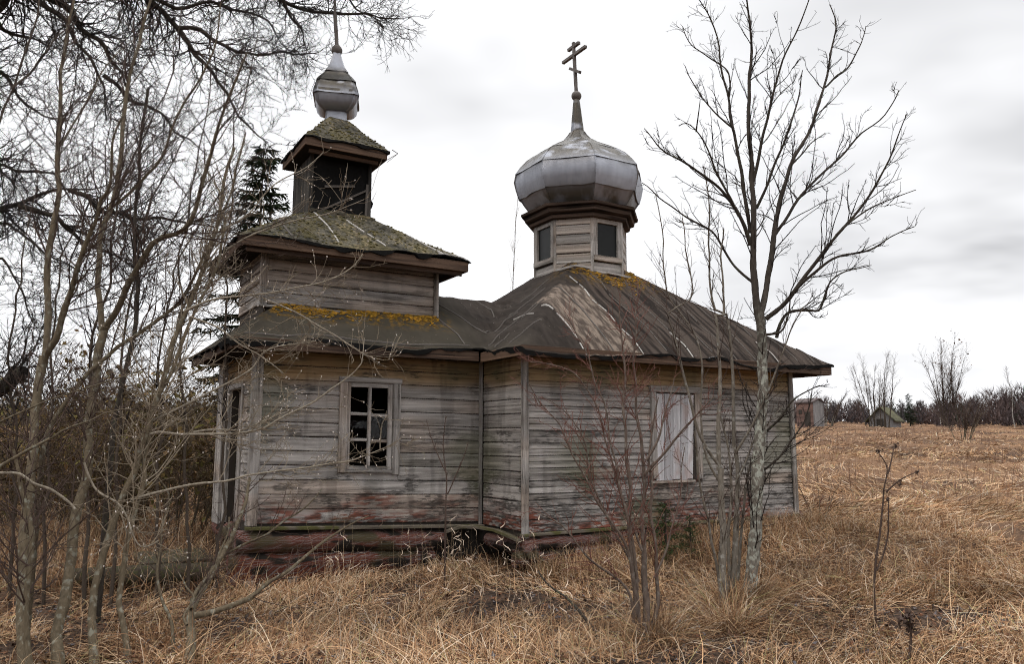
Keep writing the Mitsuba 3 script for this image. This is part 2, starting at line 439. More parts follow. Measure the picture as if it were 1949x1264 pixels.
scene['moss_bark'] = pr(bark_fn((0.020, 0.016, 0.012), (0.075, 0.060, 0.042), (0.050, 0.050, 0.022), 0.50), 0.9)
scene['whip_pale'] = flat((0.21, 0.17, 0.125), 0.7)
scene['bark_thin'] = flat((0.055, 0.042, 0.032), 0.8)
scene['twig_hedge'] = flat((0.125, 0.092, 0.058), 0.7)
scene['bark_redbrown'] = pr(bark_fn((0.045, 0.032, 0.026), (0.14, 0.105, 0.085), (0.17, 0.15, 0.13), 0.58), 0.85)
scene['bark_whip'] = pr(bark_fn((0.11, 0.092, 0.068), (0.34, 0.295, 0.235), (0.40, 0.37, 0.31), 0.60), 0.8)
scene['bud_pale'] = flat((0.62, 0.56, 0.52), 0.8)

# ------------------------------------------------------------------ the church
CH = thing('wooden_church', 'weathered grey log and plank church with a bell tower, a drum and an onion dome', 'church')
X, Y, Z = np.eye(3)
LAP = lambda h: [(0, 0), (0, 0.030), (h * 0.5, 0.024), (h * 0.94, 0.016), (h * 0.96, 0.008), (h, 0.008), (h, 0)]
SHIP = lambda h: [(0, 0), (0, 0.022), (0.006, 0.027), (h * 0.90, 0.025), (h * 0.95, 0.013), (h, 0.012), (h, 0)]
DOUBLE = lambda h: [(0, 0), (0, 0.026), (h * 0.44, 0.025), (h * 0.465, 0.006), (h * 0.525, 0.006), (h * 0.56, 0.026), (h * 0.92, 0.022), (h * 0.95, 0.006), (h, 0.006), (h, 0)]


def planks(parent, o, U, N, length, z0, z1, h, prof, holes=(), deform=None, kind=0.0, wob=0.003):
    """rows of boards on a wall; holes: (u0, u1, z0, z1)"""
    rows = int(round((z1 - z0) / h))
    h = (z1 - z0) / rows
    for i in range(rows):
        a, b = z0 + i * h, z0 + (i + 1) * h
        cuts, part = [(0.0, length)], []
        for u0, u1, c0, c1 in holes:
            if b > c0 + 0.03 and a < c1 - 0.03:
                cuts = [q for s, e in cuts for q in ((s, min(e, u0)), (max(s, u1), e)) if q[1] - q[0] > 0.04]
                part += [(u0, u1, lo_, hi_) for lo_, hi_ in ((a, min(b, c0)), (max(a, c1), b)) if hi_ - lo_ > 0.02]
        for u0, u1, lo_, hi_ in part:
            m = MB()
            m.prism(LAP(hi_ - lo_ - 0.004), np.asarray(o) + U * (u0 + 0.003) + Z * lo_, U, Z, N, u1 - u0 - 0.006, kind=kind, k=1)
            m.put(parent + '__plank', 'wood', deform)
        for s, e in cuts:
            split = [s, e]
            if e - s > 2.6 and rnd.random() < 0.35:
                split = [s, s + (e - s) * rnd.uniform(0.3, 0.7), e]
            for p, q in zip(split[:-1], split[1:]):
                m = MB()
                g = rnd.uniform(0.001, 0.004)
                m.prism(prof(h - rnd.uniform(0.005, 0.010)), np.asarray(o) + U * (p + g) + Z * a + N * rnd.uniform(0, 0.004), U, Z, N, q - p - 2 * g, kind=kind, k=3 if q - p > 0.8 else 1, wob=wob)
                m.put(parent + '__plank', 'wood', deform)


def trim(key, lo, hi, kind=1.0, mat='wood', deform=None, bev=0.006, seed=None):
    m = MB()
    m.box(np.array(lo, float), np.array(hi, float), kind, seed, bev)
    return m.put(key, mat, deform)


# ---- porch: front wall
PW = CH + '__porch_wall'
m = MB()
for lo, hi in (((-3.17, 1.13, 0.50), (-2.05, 1.22, 2.86)), ((-1.41, 1.13, 0.50), (0.03, 1.22, 2.86)), ((-2.05, 1.13, 0.50), (-1.41, 1.22, 1.28)), ((-2.05, 1.13, 2.42), (-1.41, 1.22, 2.86))):
    m.box(lo, hi, 0.0)
m.put(PW, 'dark_inside', sag)
planks(PW, (-3.14, 1.13, 0), X, -Y, 3.07, 0.585, 2.845, 0.188, SHIP, [(3.14 - 2.13, 3.14 - 1.31, 1.25, 2.49)], sag)
trim(PW + '__drip_board', (-3.26, 1.02, 0.505), (-0.02, 1.13, 0.545), 0.5, 'mossy_wood', deform=sag)
trim(PW + '__corner_post', (-3.245, 1.068, 0.55), (-3.125, 1.10, 2.845), deform=sag)
trim(PW + '__corner_post', (-0.085, 1.066, 0.55), (-0.034, 1.10, 2.845), deform=sag)
# window of the porch
WI = CH + '__window'
trim(WI + '__casing', (-2.145, 1.062, 1.245), (-2.045, 1.104, 2.465), deform=sag)
trim(WI + '__casing', (-1.405, 1.058, 1.225), (-1.30, 1.104, 2.465), deform=sag)
trim(WI + '__casing', (-2.155, 1.055, 2.467), (-1.285, 1.104, 2.535), 0.5, deform=sag)
trim(WI + '__sill', (-2.06, 1.055, 1.245), (-1.407, 1.12, 1.285), 0.5, deform=sag)
m = MB()
m.box((-2.042, 1.085, 1.288), (-1.992, 1.122, 2.463), 1.0, bev=0.005)
m.box((-1.47, 1.085, 1.288), (-1.408, 1.122, 2.463), 1.0, bev=0.005)
m.box((-1.990, 1.087, 2.40), (-1.472, 1.124, 2.463), 0.5, bev=0.005)
m.box((-1.990, 1.087, 1.288), (-1.472, 1.124, 1.335), 0.5, bev=0.005)
m.put(WI, 'wood', sag)
trim(WI + '__glazing_bar', (-1.752, 1.082, 1.337), (-1.708, 1.12, 2.398), deform=sag)
for z in (2.015, 1.665):
    trim(WI + '__glazing_bar', (-1.988, 1.088, z), (-1.754, 1.116, z + 0.042), 0.5, deform=sag)
    trim(WI + '__glazing_bar', (-1.706, 1.088, z - 0.012), (-1.474, 1.116, z + 0.03), 0.5, deform=sag)
for x0, x1, z0, z1 in ((-1.706, -1.474, 1.70, 2.002), (-1.99, -1.754, 1.84, 1.94)):
    m = MB()
    m.add([(x0, 1.102, z0), (x1, 1.102, z0), (x1, 1.102, z1), (x0, 1.102, z1)], [[0, 1, 2, 3]])
    m.put(WI + '__pane', 'pane_glass', sag)
# inside: floor, back wall and a torn curtain lath that shows behind the panes
IN = CH + '__interior'
m = MB()
m.box((-3.1, 1.22, 0.50), (0, 3.2, 0.55)).box((-3.19, 3.2, 0.3), (0.0, 3.3, 2.86)).box((0.0, 1.10, 0.3), (0.06, 3.35, 2.86))
m.box((-2.1, 2.6, 0.55), (-1.6, 2.9, 1.5)).box((-1.3, 2.2, 1.7), (-0.9, 2.23, 2.1))
m.put(IN, 'dark_inside')

# ---- porch: side with the door, and its logs
DW = CH + '__door_wall'
m = MB()
for lo, hi in (((-3.17, 1.23, 0.45), (-3.08, 1.86, 2.86)), ((-3.17, 2.68, 0.45), (-3.08, 3.3, 2.86)), ((-3.17, 1.86, 2.38), (-3.08, 2.68, 2.86))):
    m.box(lo, hi)
m.put(DW, 'dark_inside', sag)
planks(DW, (-3.17, 3.28, 0), -Y, -X, 2.15, 0.585, 2.845, 0.188, SHIP, [(0.58, 1.46, 0.4, 2.42)], sag)
trim(DW + '__corner_post', (-3.245, 1.102, 0.55), (-3.205, 1.20, 2.845), deform=sag)
trim(DW + '__corner_post', (-3.25, 2.92, 0.40), (-3.18, 3.33, 2.845), deform=sag)
DR = CH + '__door'
trim(DR, (-3.22, 1.80, 0.45), (-3.15, 1.862, 2.46), deform=sag)
trim(DR + '__jamb', (-3.22, 2.682, 0.45), (-3.15, 2.80, 2.46), deform=sag)
trim(DR + '__lintel', (-3.225, 1.865, 2.382), (-3.15, 2.68, 2.46), 0.5, deform=sag)
for i in range(3):
    trim(DR + '__board', (-3.12 + 0.02 * i, 2.22 + i * 0.153, 0.47), (-3.09 + 0.02 * i, 2.366 + i * 0.153, 2.375), deform=sag)
BL = CH + '__base_log'


def base_log(a, b, r, squash=1.0):
    a, b = np.array(a, float), np.array(b, float)
    k, s = 14, 12
    P = a + (b - a) * np.linspace(0, 1, k)[:, None]
    d = (b - a) / np.linalg.norm(b - a)
    n = np.cross(d, Z)
    ang = np.arange(s) * 2 * np.pi / s
    rr = r * (1 + 0.10 * (meshkit.noise(np.stack([np.linspace(0, 5, k)[:, None] + 0 * ang, 1.5 * np.cos(ang) + 0 * P[:, :1], 1.5 * np.sin(ang) + a[2] * 40 + 0 * P[:, :1]], -1)) - 0.5) * 2)
    v = P[:, None] + rr[..., None] * (np.cos(ang)[:, None] * n + squash * np.sin(ang)[:, None] * Z)
    q = np.array([[i * s + j, i * s + (j + 1) % s, (i + 1) * s + (j + 1) % s, (i + 1) * s + j] for i in range(k - 1) for j in range(s)])
    v = np.vstack([v.reshape(-1, 3), [a, b]])
    f = np.vstack([q[:, [0, 1, 2]], q[:, [0, 2, 3]], [[k * s, (j + 1) % s, j] for j in range(s)], [[k * s + 1, (k - 1) * s + j, (k - 1) * s + (j + 1) % s] for j in range(s)]])
    m = MB()
    m.add(v, f)
    return put(BL, m.mesh(sag), 'log_wood', 40)


base_log((-3.36, 1.16, 0.355), (-0.62, 1.16, 0.345), 0.150)
base_log((-3.42, 1.17, 0.115), (-0.75, 1.17, 0.115), 0.108)
base_log((-3.10, 1.34, 0.33), (-3.10, 3.4, 0.33), 0.14)
base_log((-0.02, 0.06, 0.385), (5.36, 0.06, 0.455), 0.105, 1.0)
base_log((-0.10, 0.07, 0.195), (5.40, 0.07, 0.27), 0.105)
base_log((0.07, -0.10, 0.30), (0.07, 1.05, 0.34), 0.10)
base_log((5.2, -0.12, 0.37), (5.2, 4.4, 0.37), 0.11)
for x in (-3.25, -2.72, -1.75, -0.75):
    m = MB()
    m.box((x, 1.06, -0.25), (x + 0.13, 1.24, 0.06), 1.0, bev=0.012)
    m.put(CH + '__footing', 'wood')
m = MB()
m.box((-3.0, 1.30, -0.3), (5.1, 1.36, 0.5))
m.put(CH + '__underfloor', 'dark_inside')
m = MB()
arc = [(-0.66, 0.98, 0.49), (-0.45, 0.93, 0.55), (-0.25, 0.80, 0.545), (-0.10, 0.58, 0.52), (-0.045, 0.30, 0.47), (-0.03, 0.02, 0.43)]
for a, b in zip(arc[:-1], arc[1:]):
    m.beam(a, b, 0.10, 0.03, kind=0.0, seed=0.3)
m.put(CH + '__bent_board', 'mossy_wood')

# ---- nave
NW = CH + '__nave_wall'
m = MB()
m.box((0.03, 0.03, 0.48), (5.2, 0.13, 2.86)).box((5.12, 0.13, 0.45), (5.2, 4.4, 2.86)).box((0.06, 4.3, 0.4), (5.12, 4.4, 2.86)).box((0.0, 3.36, 0.4), (0.06, 4.4, 2.86))
m.put(NW, 'dark_inside')
planks(NW, (0.052, 0.03, 0), X, -Y, 5.12, 0.535, 2.845, 0.166, DOUBLE, [(2.13, 3.11, 1.10, 2.50)])
trim(NW + '__corner_post', (-0.055, -0.038, 0.47), (0.05, -0.001, 2.845))
trim(NW + '__corner_post', (5.17, -0.036, 0.50), (5.262, 0.0, 2.845))
trim(NW + '__corner_post', (5.235, 0.002, 0.50), (5.27, 0.12, 2.845))
trim(NW + '__drip_board', (-0.06, -0.06, 0.488), (5.27, 0.028, 0.526), 0.5, 'mossy_wood')
BW = CH + '__boarded_window'
m = MB()
m.box((2.19, -0.002, 1.14), (3.10, 0.03, 2.47))
m.put(BW, 'dark_inside')
trim(BW + '__casing', (2.17, -0.034, 1.16), (2.265, 0.03, 2.42))
trim(BW + '__casing', (3.035, -0.034, 1.14), (3.155, 0.03, 2.42))
trim(BW + '__casing', (2.155, -0.040, 2.422), (3.165, 0.03, 2.515), 0.5)
trim(BW + '__sill', (2.13, -0.060, 1.098), (2.97, 0.0, 1.135), 0.5)
xs = [2.275, 2.425, 2.595, 2.75, 2.895, 3.015]
for i in range(5):
    m = MB()
    t, d = xs[i], -0.035 - 0.007 * i
    w = xs[i + 1] - xs[i] - 0.013
    zt, zb = 2.405 - rnd.uniform(0, 0.015), 1.137 + rnd.uniform(0, 0.015)
    n0 = -0.030 - 0.006 * (i % 2)
    v = [(t + d, n0, zb), (t + w + d, n0, zb), (t + w, n0, zt), (t, n0, zt)]
    v += [(a, b + 0.022, c) for a, b, c in v]
    m.add(v, [[0, 1, 2, 3], [4, 7, 6, 5], [0, 4, 5, 1], [1, 5, 6, 2], [2, 6, 7, 3], [3, 7, 4, 0]])
    m.put(BW + '__board', 'grey_board')
SW = CH + '__return_wall'
m = MB()
m.box((0.0, 0.03, 0.48), (0.028, 1.098, 2.86))
m.put(SW, 'dark_inside')
planks(SW, (0.0, 1.062, 0), -Y, -X, 1.06, 0.55, 2.845, 0.188, SHIP)

# ---- roofs
def nave_h(x, y):
    a = 2.93 + 0.837 * (y + 0.45)
    b = 2.93 + 0.80 * (4.85 - y)
    c = 2.93 + 0.77 * (x + 0.30)
    d = 2.93 + 0.665 * (5.78 - x)
    k = 0.035
    e = -k * np.log(sum(np.exp(-np.clip(q - 2, -20, 20) / k) for q in (a, b, c, d)))
    return np.minimum(e + 2, 4.70)


def porch_h(x, y):
    a = 2.97 + 0.665 * (y - 0.65)
    b = 2.97 + 0.665 * (3.75 - y)
    c = 2.93 + 0.8 * (x + 3.62)
    k = 0.03
    return 2 - k * np.log(sum(np.exp(-np.clip(q - 2, -20, 20) / k) for q in (a, b, c)))


def roof_h(x, y):
    a, b = nave_h(x, y), porch_h(x, y)
    k = 0.055
    h = np.maximum(a, b) + k * np.log1p(np.exp(-np.abs(a - b) / k))
    v = np.exp(-((a - b) / 0.30) ** 2) * np.exp(-((x - 0.3) / 1.3) ** 2)       # folds of the felt along the valley
    q = np.stack([(x + y) * 5.5, (x - y) * 0.9, 0 * x], -1)
    h = h + v * (meshkit.fbm(q, 3, 8) - 0.45) * 0.16
    q = np.stack([x, y, 0 * x], -1)
    h = h + (meshkit.fbm(q * 1.3, 3, 4) - 0.5) * 0.085 + (meshkit.fbm(q * [7, 1.0, 1], 2, 6) - 0.5) * 0.022
    front = np.exp(-np.clip(y + 0.45, 0, 9) / 0.14) * (x > -0.3)
    h = h + front * (meshkit.noise(np.stack([x * 1.9, 0 * x, 0 * x], -1), 3) - 0.82) * 0.13
    pf = np.exp(-np.clip(y - 0.65, 0, 9) / 0.10) * (x < -0.3)
    h = h + pf * (meshkit.noise(np.stack([x * 2.3, 0 * x, 0 * x], -1), 5) - 0.85) * 0.10
    return h


def sheet(key, mat, ang, xs, ys, hfun, keep=None, drop=0.05, rag=0.03, seed=0):
    gx, gy = np.meshgrid(xs, ys, indexing='ij')
    v = np.stack([gx, gy, hfun(gx, gy)], -1)
    nx, ny = gx.shape
    i, j = np.meshgrid(np.arange(nx - 1), np.arange(ny - 1), indexing='ij')
    q = np.stack([i * ny + j, (i + 1) * ny + j, (i + 1) * ny + j + 1, i * ny + j + 1], -1).reshape(-1, 4)
    if keep is not None:
        c = v.reshape(-1, 3)[q].mean(1)
        q = q[keep(c[:, 0], c[:, 1])]
    v = v.reshape(-1, 3)
    e = np.vstack([q[:, [k, (k + 1) % 4]] for k in range(4)])
    pair = np.sort(e, 1)
    _, inv, cnt = np.unique(pair, axis=0, return_inverse=True, return_counts=True)
    edge = e[cnt[inv.ravel()] == 1]
    low = v.copy()
    low[:, 2] -= 0.012 + (drop + rag) * 1.5 * np.clip(meshkit.fbm(v * [5, 5, 0] + seed, 4, 5) - 0.33, 0, 1)
    def emit(key, vv, f, mat, ang):
        used = np.unique(f)
        remap = np.zeros(len(vv), int)
        remap[used] = np.arange(len(used))
        m = MB()
        m.add(vv[used], remap[f])
        put(key, m.mesh(), mat, ang)
    n = len(v)
    emit(key, v, q, mat, ang)
    cen = v[np.unique(edge)].mean(0)
    lip = v.copy()
    lip[:, :2] += np.sign(lip[:, :2] - cen[:2]) * 0.004
    low[:, :2] += np.sign(low[:, :2] - cen[:2]) * 0.004
    tuck = low.copy()
    tuck[:, :2] -= np.sign(low[:, :2] - cen[:2]) * 0.03
    side = np.stack([edge[:, 1], edge[:, 0], edge[:, 0] + n, edge[:, 1] + n], -1)
    emit(key + '__felt_edge', np.vstack([lip, low, tuck]), np.vstack([side, side + n]), 'tar_paper', 40)


RF = CH + '__roof'
xs = np.unique(np.r_[np.linspace(-3.62, -0.30, 68), np.linspace(-0.30, 5.78, 118)])
ys = np.unique(np.r_[np.linspace(-0.45, 0.65, 26), np.linspace(0.65, 3.75, 62), np.linspace(3.75, 4.85, 20)])
sheet(RF, 'roofing_felt', 55, xs, ys, roof_h, lambda x, y: (x > -0.30) | ((y > 0.65) & (y < 3.75)), 0.035, 0.075, 3)


def on_roof(pts, key, mat, w=0.026, th=0.008, lift=0.006, hf=roof_h, k=14, wig=0.009, side=None):
    """a lath that follows the roof between plan points"""
    pts = np.array(pts, float)
    s = np.linspace(0, len(pts) - 1, k)
    c = np.stack([np.interp(s, np.arange(len(pts)), pts[:, a]) for a in (0, 1)], -1)
    d = np.gradient(c, axis=0)
    nrm = np.stack([-d[:, 1], d[:, 0]], -1) / (np.linalg.norm(d, axis=1, keepdims=True) + 1e-9)
    c = c + nrm * ((meshkit.noise(np.stack([s * 1.1 + pts[0, 0] * 7, s * 0, s * 0], -1)) - 0.5) * 2 * wig)[:, None]
    v = []
    for p, q in zip(c, nrm):
        a, b = p + q * w / 2, p - q * w / 2
        za, zb = (max(hf(np.array(t[0]), np.array(t[1])), hf(np.array(p[0]), np.array(p[1]))) + lift for t in (a, b))
        v += [(a[0], a[1], za - th), (a[0], a[1], za + th), (b[0], b[1], zb + th), (b[0], b[1], zb - th)]
    f = []
    for i in range(k - 1):
        f += [[4 * i + j, 4 * i + (j + 1) % 4, 4 * i + 4 + (j + 1) % 4, 4 * i + 4 + j] for j in range(4)]
    f += [[0, 3, 2, 1], [4 * k - 4, 4 * k - 3, 4 * k - 2, 4 * k - 1]]
    m = MB()
    if mat == 'batten_pale' and k > 8:      # nailed laths that have broken into pieces
        v = np.array(v).reshape(k, 4, 3)
        cut = 0
        while cut < k - 2:
            e = min(k, cut + rnd.randint(3, 6))
            n_ = e - cut
            ff = [[4 * i + j, 4 * i + (j + 1) % 4, 4 * i + 4 + (j + 1) % 4, 4 * i + 4 + j] for i in range(n_ - 1) for j in range(4)] + [[0, 3, 2, 1], [4 * n_ - 4, 4 * n_ - 3, 4 * n_ - 2, 4 * n_ - 1]]
            pc = v[cut:e].copy()
            mid = pc.mean(1, keepdims=True)
            pc = mid + (pc - mid) * rnd.uniform(0.55, 1.15)
            m = MB()
            m.add(pc.reshape(-1, 3), ff)
            m.put(key, mat)
            cut = e if rnd.random() < 0.6 else e - 1
        return
    m.add(v, f)
    return m.put(key, mat)


BT = RF + '__batten'
for x, y0, y1, pale in ((0.70, -0.44, 0.55, 1), (1.20, -0.42, 1.1, 0), (1.68, -0.44, 0.10, 1), (1.66, 0.15, 0.62, 1), (1.62, 0.70, 1.15, 1), (2.16, -0.40, 0.85, 0), (2.62, -0.44, -0.02, 1), (2.60, 0.05, 0.9, 0), (2.15, 0.95, 1.38, 0),
                        (3.10, -0.35, 0.95, 0), (3.55, -0.42, 0.30, 0), (3.54, 0.40, 1.2, 0), (4.02, -0.40, 0.8, 0), (4.48, -0.43, -0.02, 1), (4.46, 0.1, 0.5, 0), (4.95, -0.40, 0.1, 0), (5.35, -0.40, -0.1, 0), (0.46, 0.5, 0.95, 1)):
    on_roof([(x, y0), (x + 0.03, (y0 + y1) / 2), (x - 0.05, y1)], BT, 'batten_pale' if pale else 'batten_grey', 0.019 if pale else 0.015)
for pts, pale in (([(-0.22, 0.02), (0.35, 0.12)], 0), ([(-0.20, 0.62), (0.2, 0.78), (0.75, 0.86)], 1), ([(-0.02, 1.05), (0.6, 1.15)], 1), ([(-0.25, 0.35), (0.05, 0.48)], 1), ([(0.5, 1.25), (1.2, 1.3)], 0), ([(0.4, 0.72), (0.8, 0.75)], 1),
                  ([(-0.55, 2.15), (-0.20, 1.45), (-0.02, 1.0)], 1), ([(0.42, 2.12), (0.50, 1.75), (0.40, 1.45)], 1), ([(-0.62, 1.40), (-0.50, 1.0), (-0.52, 0.72)], 1), ([(-3.45, 0.72), (-2.0, 0.70), (-0.45, 0.70)], 0), ([(0.9, 1.55), (1.5, 1.62)], 0)):
    on_roof(pts, BT, 'batten_grey', 0.016)
# cushions of moss below the upper storey and at the foot of the drum
gm = np.random.default_rng(33)
ico = trimesh.creation.icosphere(1, 1.0)


def moss(key, mat, pts, hf, lo, hi_):
    V, F, n = [], [], 0
    for x_, y_ in pts:
        r_ = gm.uniform(lo, hi_)
        v = ico.vertices * (1 + 0.35 * (gm.random((len(ico.vertices), 1)) - 0.5)) * [r_, r_, r_ * 0.55]
        V.append(v + [x_, y_, float(hf(np.array(x_), np.array(y_))) + r_ * 0.1])
        F.append(ico.faces + n)
        n += len(v)
    m = MB()
    m.add(np.vstack(V), np.vstack(F))
    tag(put(key, m.mesh(), mat, True), kind='stuff')


ang_ = lambda x_: meshkit.fbm(np.stack([x_ * 2.3, 0 * x_, 0 * x_], -1), 3, 5)
x_ = gm.uniform(-3.0, -0.62, 900)
x_ = x_[ang_(x_) + 0.25 * gm.random(len(x_)) > 0.52]
moss(RF + '__moss', 'orange_moss', np.stack([x_, 1.44 - np.abs(gm.normal(size=len(x_))) * 0.10], -1), roof_h, 0.008, 0.024)
a_ = gm.uniform(-2.3, -0.4, 260)
r_ = 0.86 + np.abs(gm.normal(size=260)) * 0.13
moss(RF + '__moss', 'orange_moss', np.stack([2.55 + r_ * np.cos(a_), 2.2 + r_ * np.sin(a_)], -1), roof_h, 0.008, 0.026)
# eaves: soffit, fascia
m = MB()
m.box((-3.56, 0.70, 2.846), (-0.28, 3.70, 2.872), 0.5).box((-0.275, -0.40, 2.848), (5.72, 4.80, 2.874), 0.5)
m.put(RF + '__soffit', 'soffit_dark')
FB = RF + '__fascia_board'
for lo, hi in (((-3.57, 0.665, 2.80), (-0.32, 0.697, 2.935)), ((-3.585, 0.70, 2.80), (-3.562, 3.70, 2.91)), ((-0.30, -0.435, 2.785), (5.74, -0.402, 2.925)), ((-0.30, -0.40, 2.79), (-0.277, 0.66, 2.92)), ((5.722, -0.40, 2.785), (5.75, 4.80, 2.915))):
    m = MB()
    m.box(lo, hi, 0.5, bev=0.004)
    m.put(FB, 'fascia_wood')

# ---- upper storey of the porch
UW = CH + '__upper_wall'
m = MB()
m.box((-3.07, 1.48, 3.2), (-0.63, 2.92, 4.30))
m.put(UW, 'dark_inside')
planks(UW, (-3.05, 1.48, 0), X, -Y, 2.40, 3.50, 4.25, 0.165, SHIP, kind=0.5)
planks(UW, (-3.07, 2.90, 0), -Y, -X, 1.40, 3.50, 4.25, 0.165, SHIP, kind=0.5)
planks(UW, (-0.63, 1.50, 0), Y, X, 1.40, 3.50, 4.25, 0.165, SHIP, kind=0.5)
trim(UW + '__corner_post', (-3.115, 1.42, 3.47), (-3.045, 1.455, 4.22))
trim(UW + '__corner_post', (-3.125, 1.457, 3.47), (-3.09, 1.52, 4.22))
trim(UW + '__corner_post', (-0.66, 1.42, 3.47), (-0.585, 1.455, 4.22))
trim(UW + '__corner_post', (-0.605, 1.457, 3.47), (-0.575, 1.52, 4.22))
trim(UW + '__sill', (-3.16, 1.395, 3.435), (-0.50, 1.48, 3.468), 0.5)
UR = CH + '__upper_roof'


def upper_h(x, y):
    a = 4.30 + 0.85 * np.minimum(y - 1.0, 3.4 - y)
    b = 4.30 + 0.58 * (x + 3.50)
    c = 4.30 + 0.52 * (-0.28 - x)
    k = 0.03
    h = 4.0 - k * np.log(sum(np.exp(-np.clip(q - 4, -20, 20) / k) for q in (a, b, c)))
    q = np.stack([x, y, 0 * x], -1)
    h = h + (meshkit.fbm(q * 2.1 + 5, 3, 2) - 0.5) * 0.09
    fr = np.exp(-np.clip(y - 1.0, 0, 9) / 0.12)
    return h + fr * (meshkit.noise(np.stack([x * 1.7, 0 * x, 0 * x], -1), 1) - 0.6) * 0.08


sheet(UR, 'mossy_felt', 55, np.linspace(-3.50, -0.28, 64), np.linspace(1.0, 3.4, 48), upper_h, None, 0.035, 0.07, 8)
for pts, pale in (([(-2.42, 1.72), (-2.30, 1.35), (-2.22, 1.03)], 1), ([(-1.95, 1.6), (-1.72, 1.3), (-1.55, 1.02)], 1), ([(-2.95, 1.35), (-2.85, 1.05)], 0), ([(-1.1, 1.5), (-0.8, 1.15), (-0.72, 1.02)], 1), ([(-0.80, 1.01), (-0.30, 1.02)], 1)):
    on_roof(pts, UR + '__batten', 'batten_pale' if pale else 'batten_grey', 0.026, hf=upper_h)
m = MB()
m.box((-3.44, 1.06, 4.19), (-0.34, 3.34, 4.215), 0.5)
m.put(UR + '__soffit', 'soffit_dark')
for lo, hi in (((-3.47, 1.025, 4.13), (-0.31, 1.057, 4.275)), ((-3.47, 1.06, 4.13), (-3.442, 3.34, 4.27)), ((-0.338, 1.06, 4.13), (-0.31, 3.34, 4.27)), ((-3.40, 1.085, 4.07), (-0.38, 1.115, 4.187))):
    m = MB()
    m.box(lo, hi, 0.5, bev=0.004)
    m.put(UR + '__fascia_board', 'fascia_wood')

x_, y_ = gm.uniform(-3.4, -0.5, 500), gm.uniform(1.03, 1.7, 500)
moss(UR + '__moss', 'dull_moss', np.stack([x_, y_], -1), upper_h, 0.008, 0.022)
# ---- bell lantern
LT = CH + '__bell_lantern'
m = MB()
m.box((-2.42, 1.775, 4.6), (-1.575, 2.63, 5.80))
m.put(LT, 'tar_paper')
for i in range(6):      # blackened boards on the left face, torn felt on the others
    y0 = 2.635 - (i + 1) * 0.144
    trim(LT + '__board', (-2.452, y0 + 0.004, 4.62), (-2.424, y0 + 0.142, 5.72), 1.0, mat='charred_wood')
for x in (-2.455, -1.60):
    trim(LT + '__corner_post', (x, 1.738, 4.72), (x + 0.055, 1.772, 5.74), mat='charred_wood')
poly = [(0, 0), (0.865, 0), (0.872, 0.18), (0.895, 0.30), (0.93, 0.34), (0.955, 0.42), (0.915, 0.47), (0.905, 0.60), (0.875, 0.64), (0.90, 0.78), (0.915, 1.0), (0.0, 1.0)]
import shapely.geometry as sg
pm = trimesh.creation.extrude_polygon(sg.Polygon(poly), 0.012, engine='earcut')
m = MB()
v = np.stack([pm.vertices[:, 0] * 0.96 - 2.42, 1.752 + pm.vertices[:, 2] + 0.012 * np.sin(pm.vertices[:, 0] * 9), 4.74 + pm.vertices[:, 1]], -1)
m.add(v, pm.faces)
m.put(LT + '__torn_felt', 'tar_paper')
for a, b, w in (((-2.38, 1.742, 4.87), (-1.62, 1.742, 5.33), 0.026), ((-2.24, 1.740, 5.285), (-1.80, 1.740, 5.36), 0.034), ((-1.625, 1.738, 4.84), (-1.61, 1.738, 5.42), 0.034)):
    m = MB()
    m.beam(a, b, 0.02, w, up=(0, 0, 1) if abs(b[0] - a[0]) > 0.1 else (1, 0, 0))
    m.put(LT + '__lath', 'batten_grey')
m = MB()
for i in range(5):
    a = -2.46 + i * 0.19
    m.beam((a, 1.70 + 0.02 * (i % 2), 4.90 + 0.012 * (i % 3)), (a + 0.20, 1.71, 4.885 + 0.01 * (i % 2)), 0.07, 0.05, k=2, wob=0.012)
m.put(LT + '__rubble', 'mossy_felt')
LR = CH + '__lantern_roof'


def lantern_h(x, y):
    d = np.minimum(np.minimum((y - 1.42) / 0.70, (2.68 - y) / 0.50), np.minimum((x + 2.64) / 0.62, (-1.40 - x) / 0.50))
    d = np.clip(d, 0, 0.86)
    q = np.stack([x, y, 0 * x], -1)
    return 5.87 + 0.64 * d + 0.05 * d * d + (meshkit.fbm(q * 4, 3, 2) - 0.5) * 0.06


sheet(LR, 'mossy_felt', 50, np.linspace(-2.64, -1.40, 40), np.linspace(1.42, 2.68, 40), lantern_h, None, 0.02, 0.05, 2)
x_, y_ = gm.uniform(-2.6, -1.45, 220), gm.uniform(1.44, 1.95, 220)
moss(LR + '__moss', 'dull_moss', np.stack([x_, y_], -1), lantern_h, 0.008, 0.022)
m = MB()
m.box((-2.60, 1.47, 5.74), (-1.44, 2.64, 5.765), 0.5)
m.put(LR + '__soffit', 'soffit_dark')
for lo, hi in (((-2.62, 1.442, 5.74), (-1.44, 1.465, 5.86)), ((-2.62, 1.468, 5.74), (-2.602, 2.65, 5.86)), ((-1.438, 1.468, 5.74), (-1.42, 2.65, 5.86)), ((-2.53, 1.56, 5.68), (-1.52, 1.585, 5.738))):
    m = MB()
    m.box(lo, hi, 0.5, bev=0.003)
    m.put(LR + '__fascia_board', 'fascia_wood')
m = MB()
m.beam((-1.44, 1.43, 5.73), (-1.27, 1.43, 5.86), 0.008, 0.008).beam((-1.27, 1.43, 5.86), (-1.36, 1.43, 5.90), 0.008, 0.008).beam((-1.27, 1.43, 5.86), (-1.43, 1.43, 5.70), 0.006, 0.006)
m.put(LR + '__bent_wire', 'old_iron')


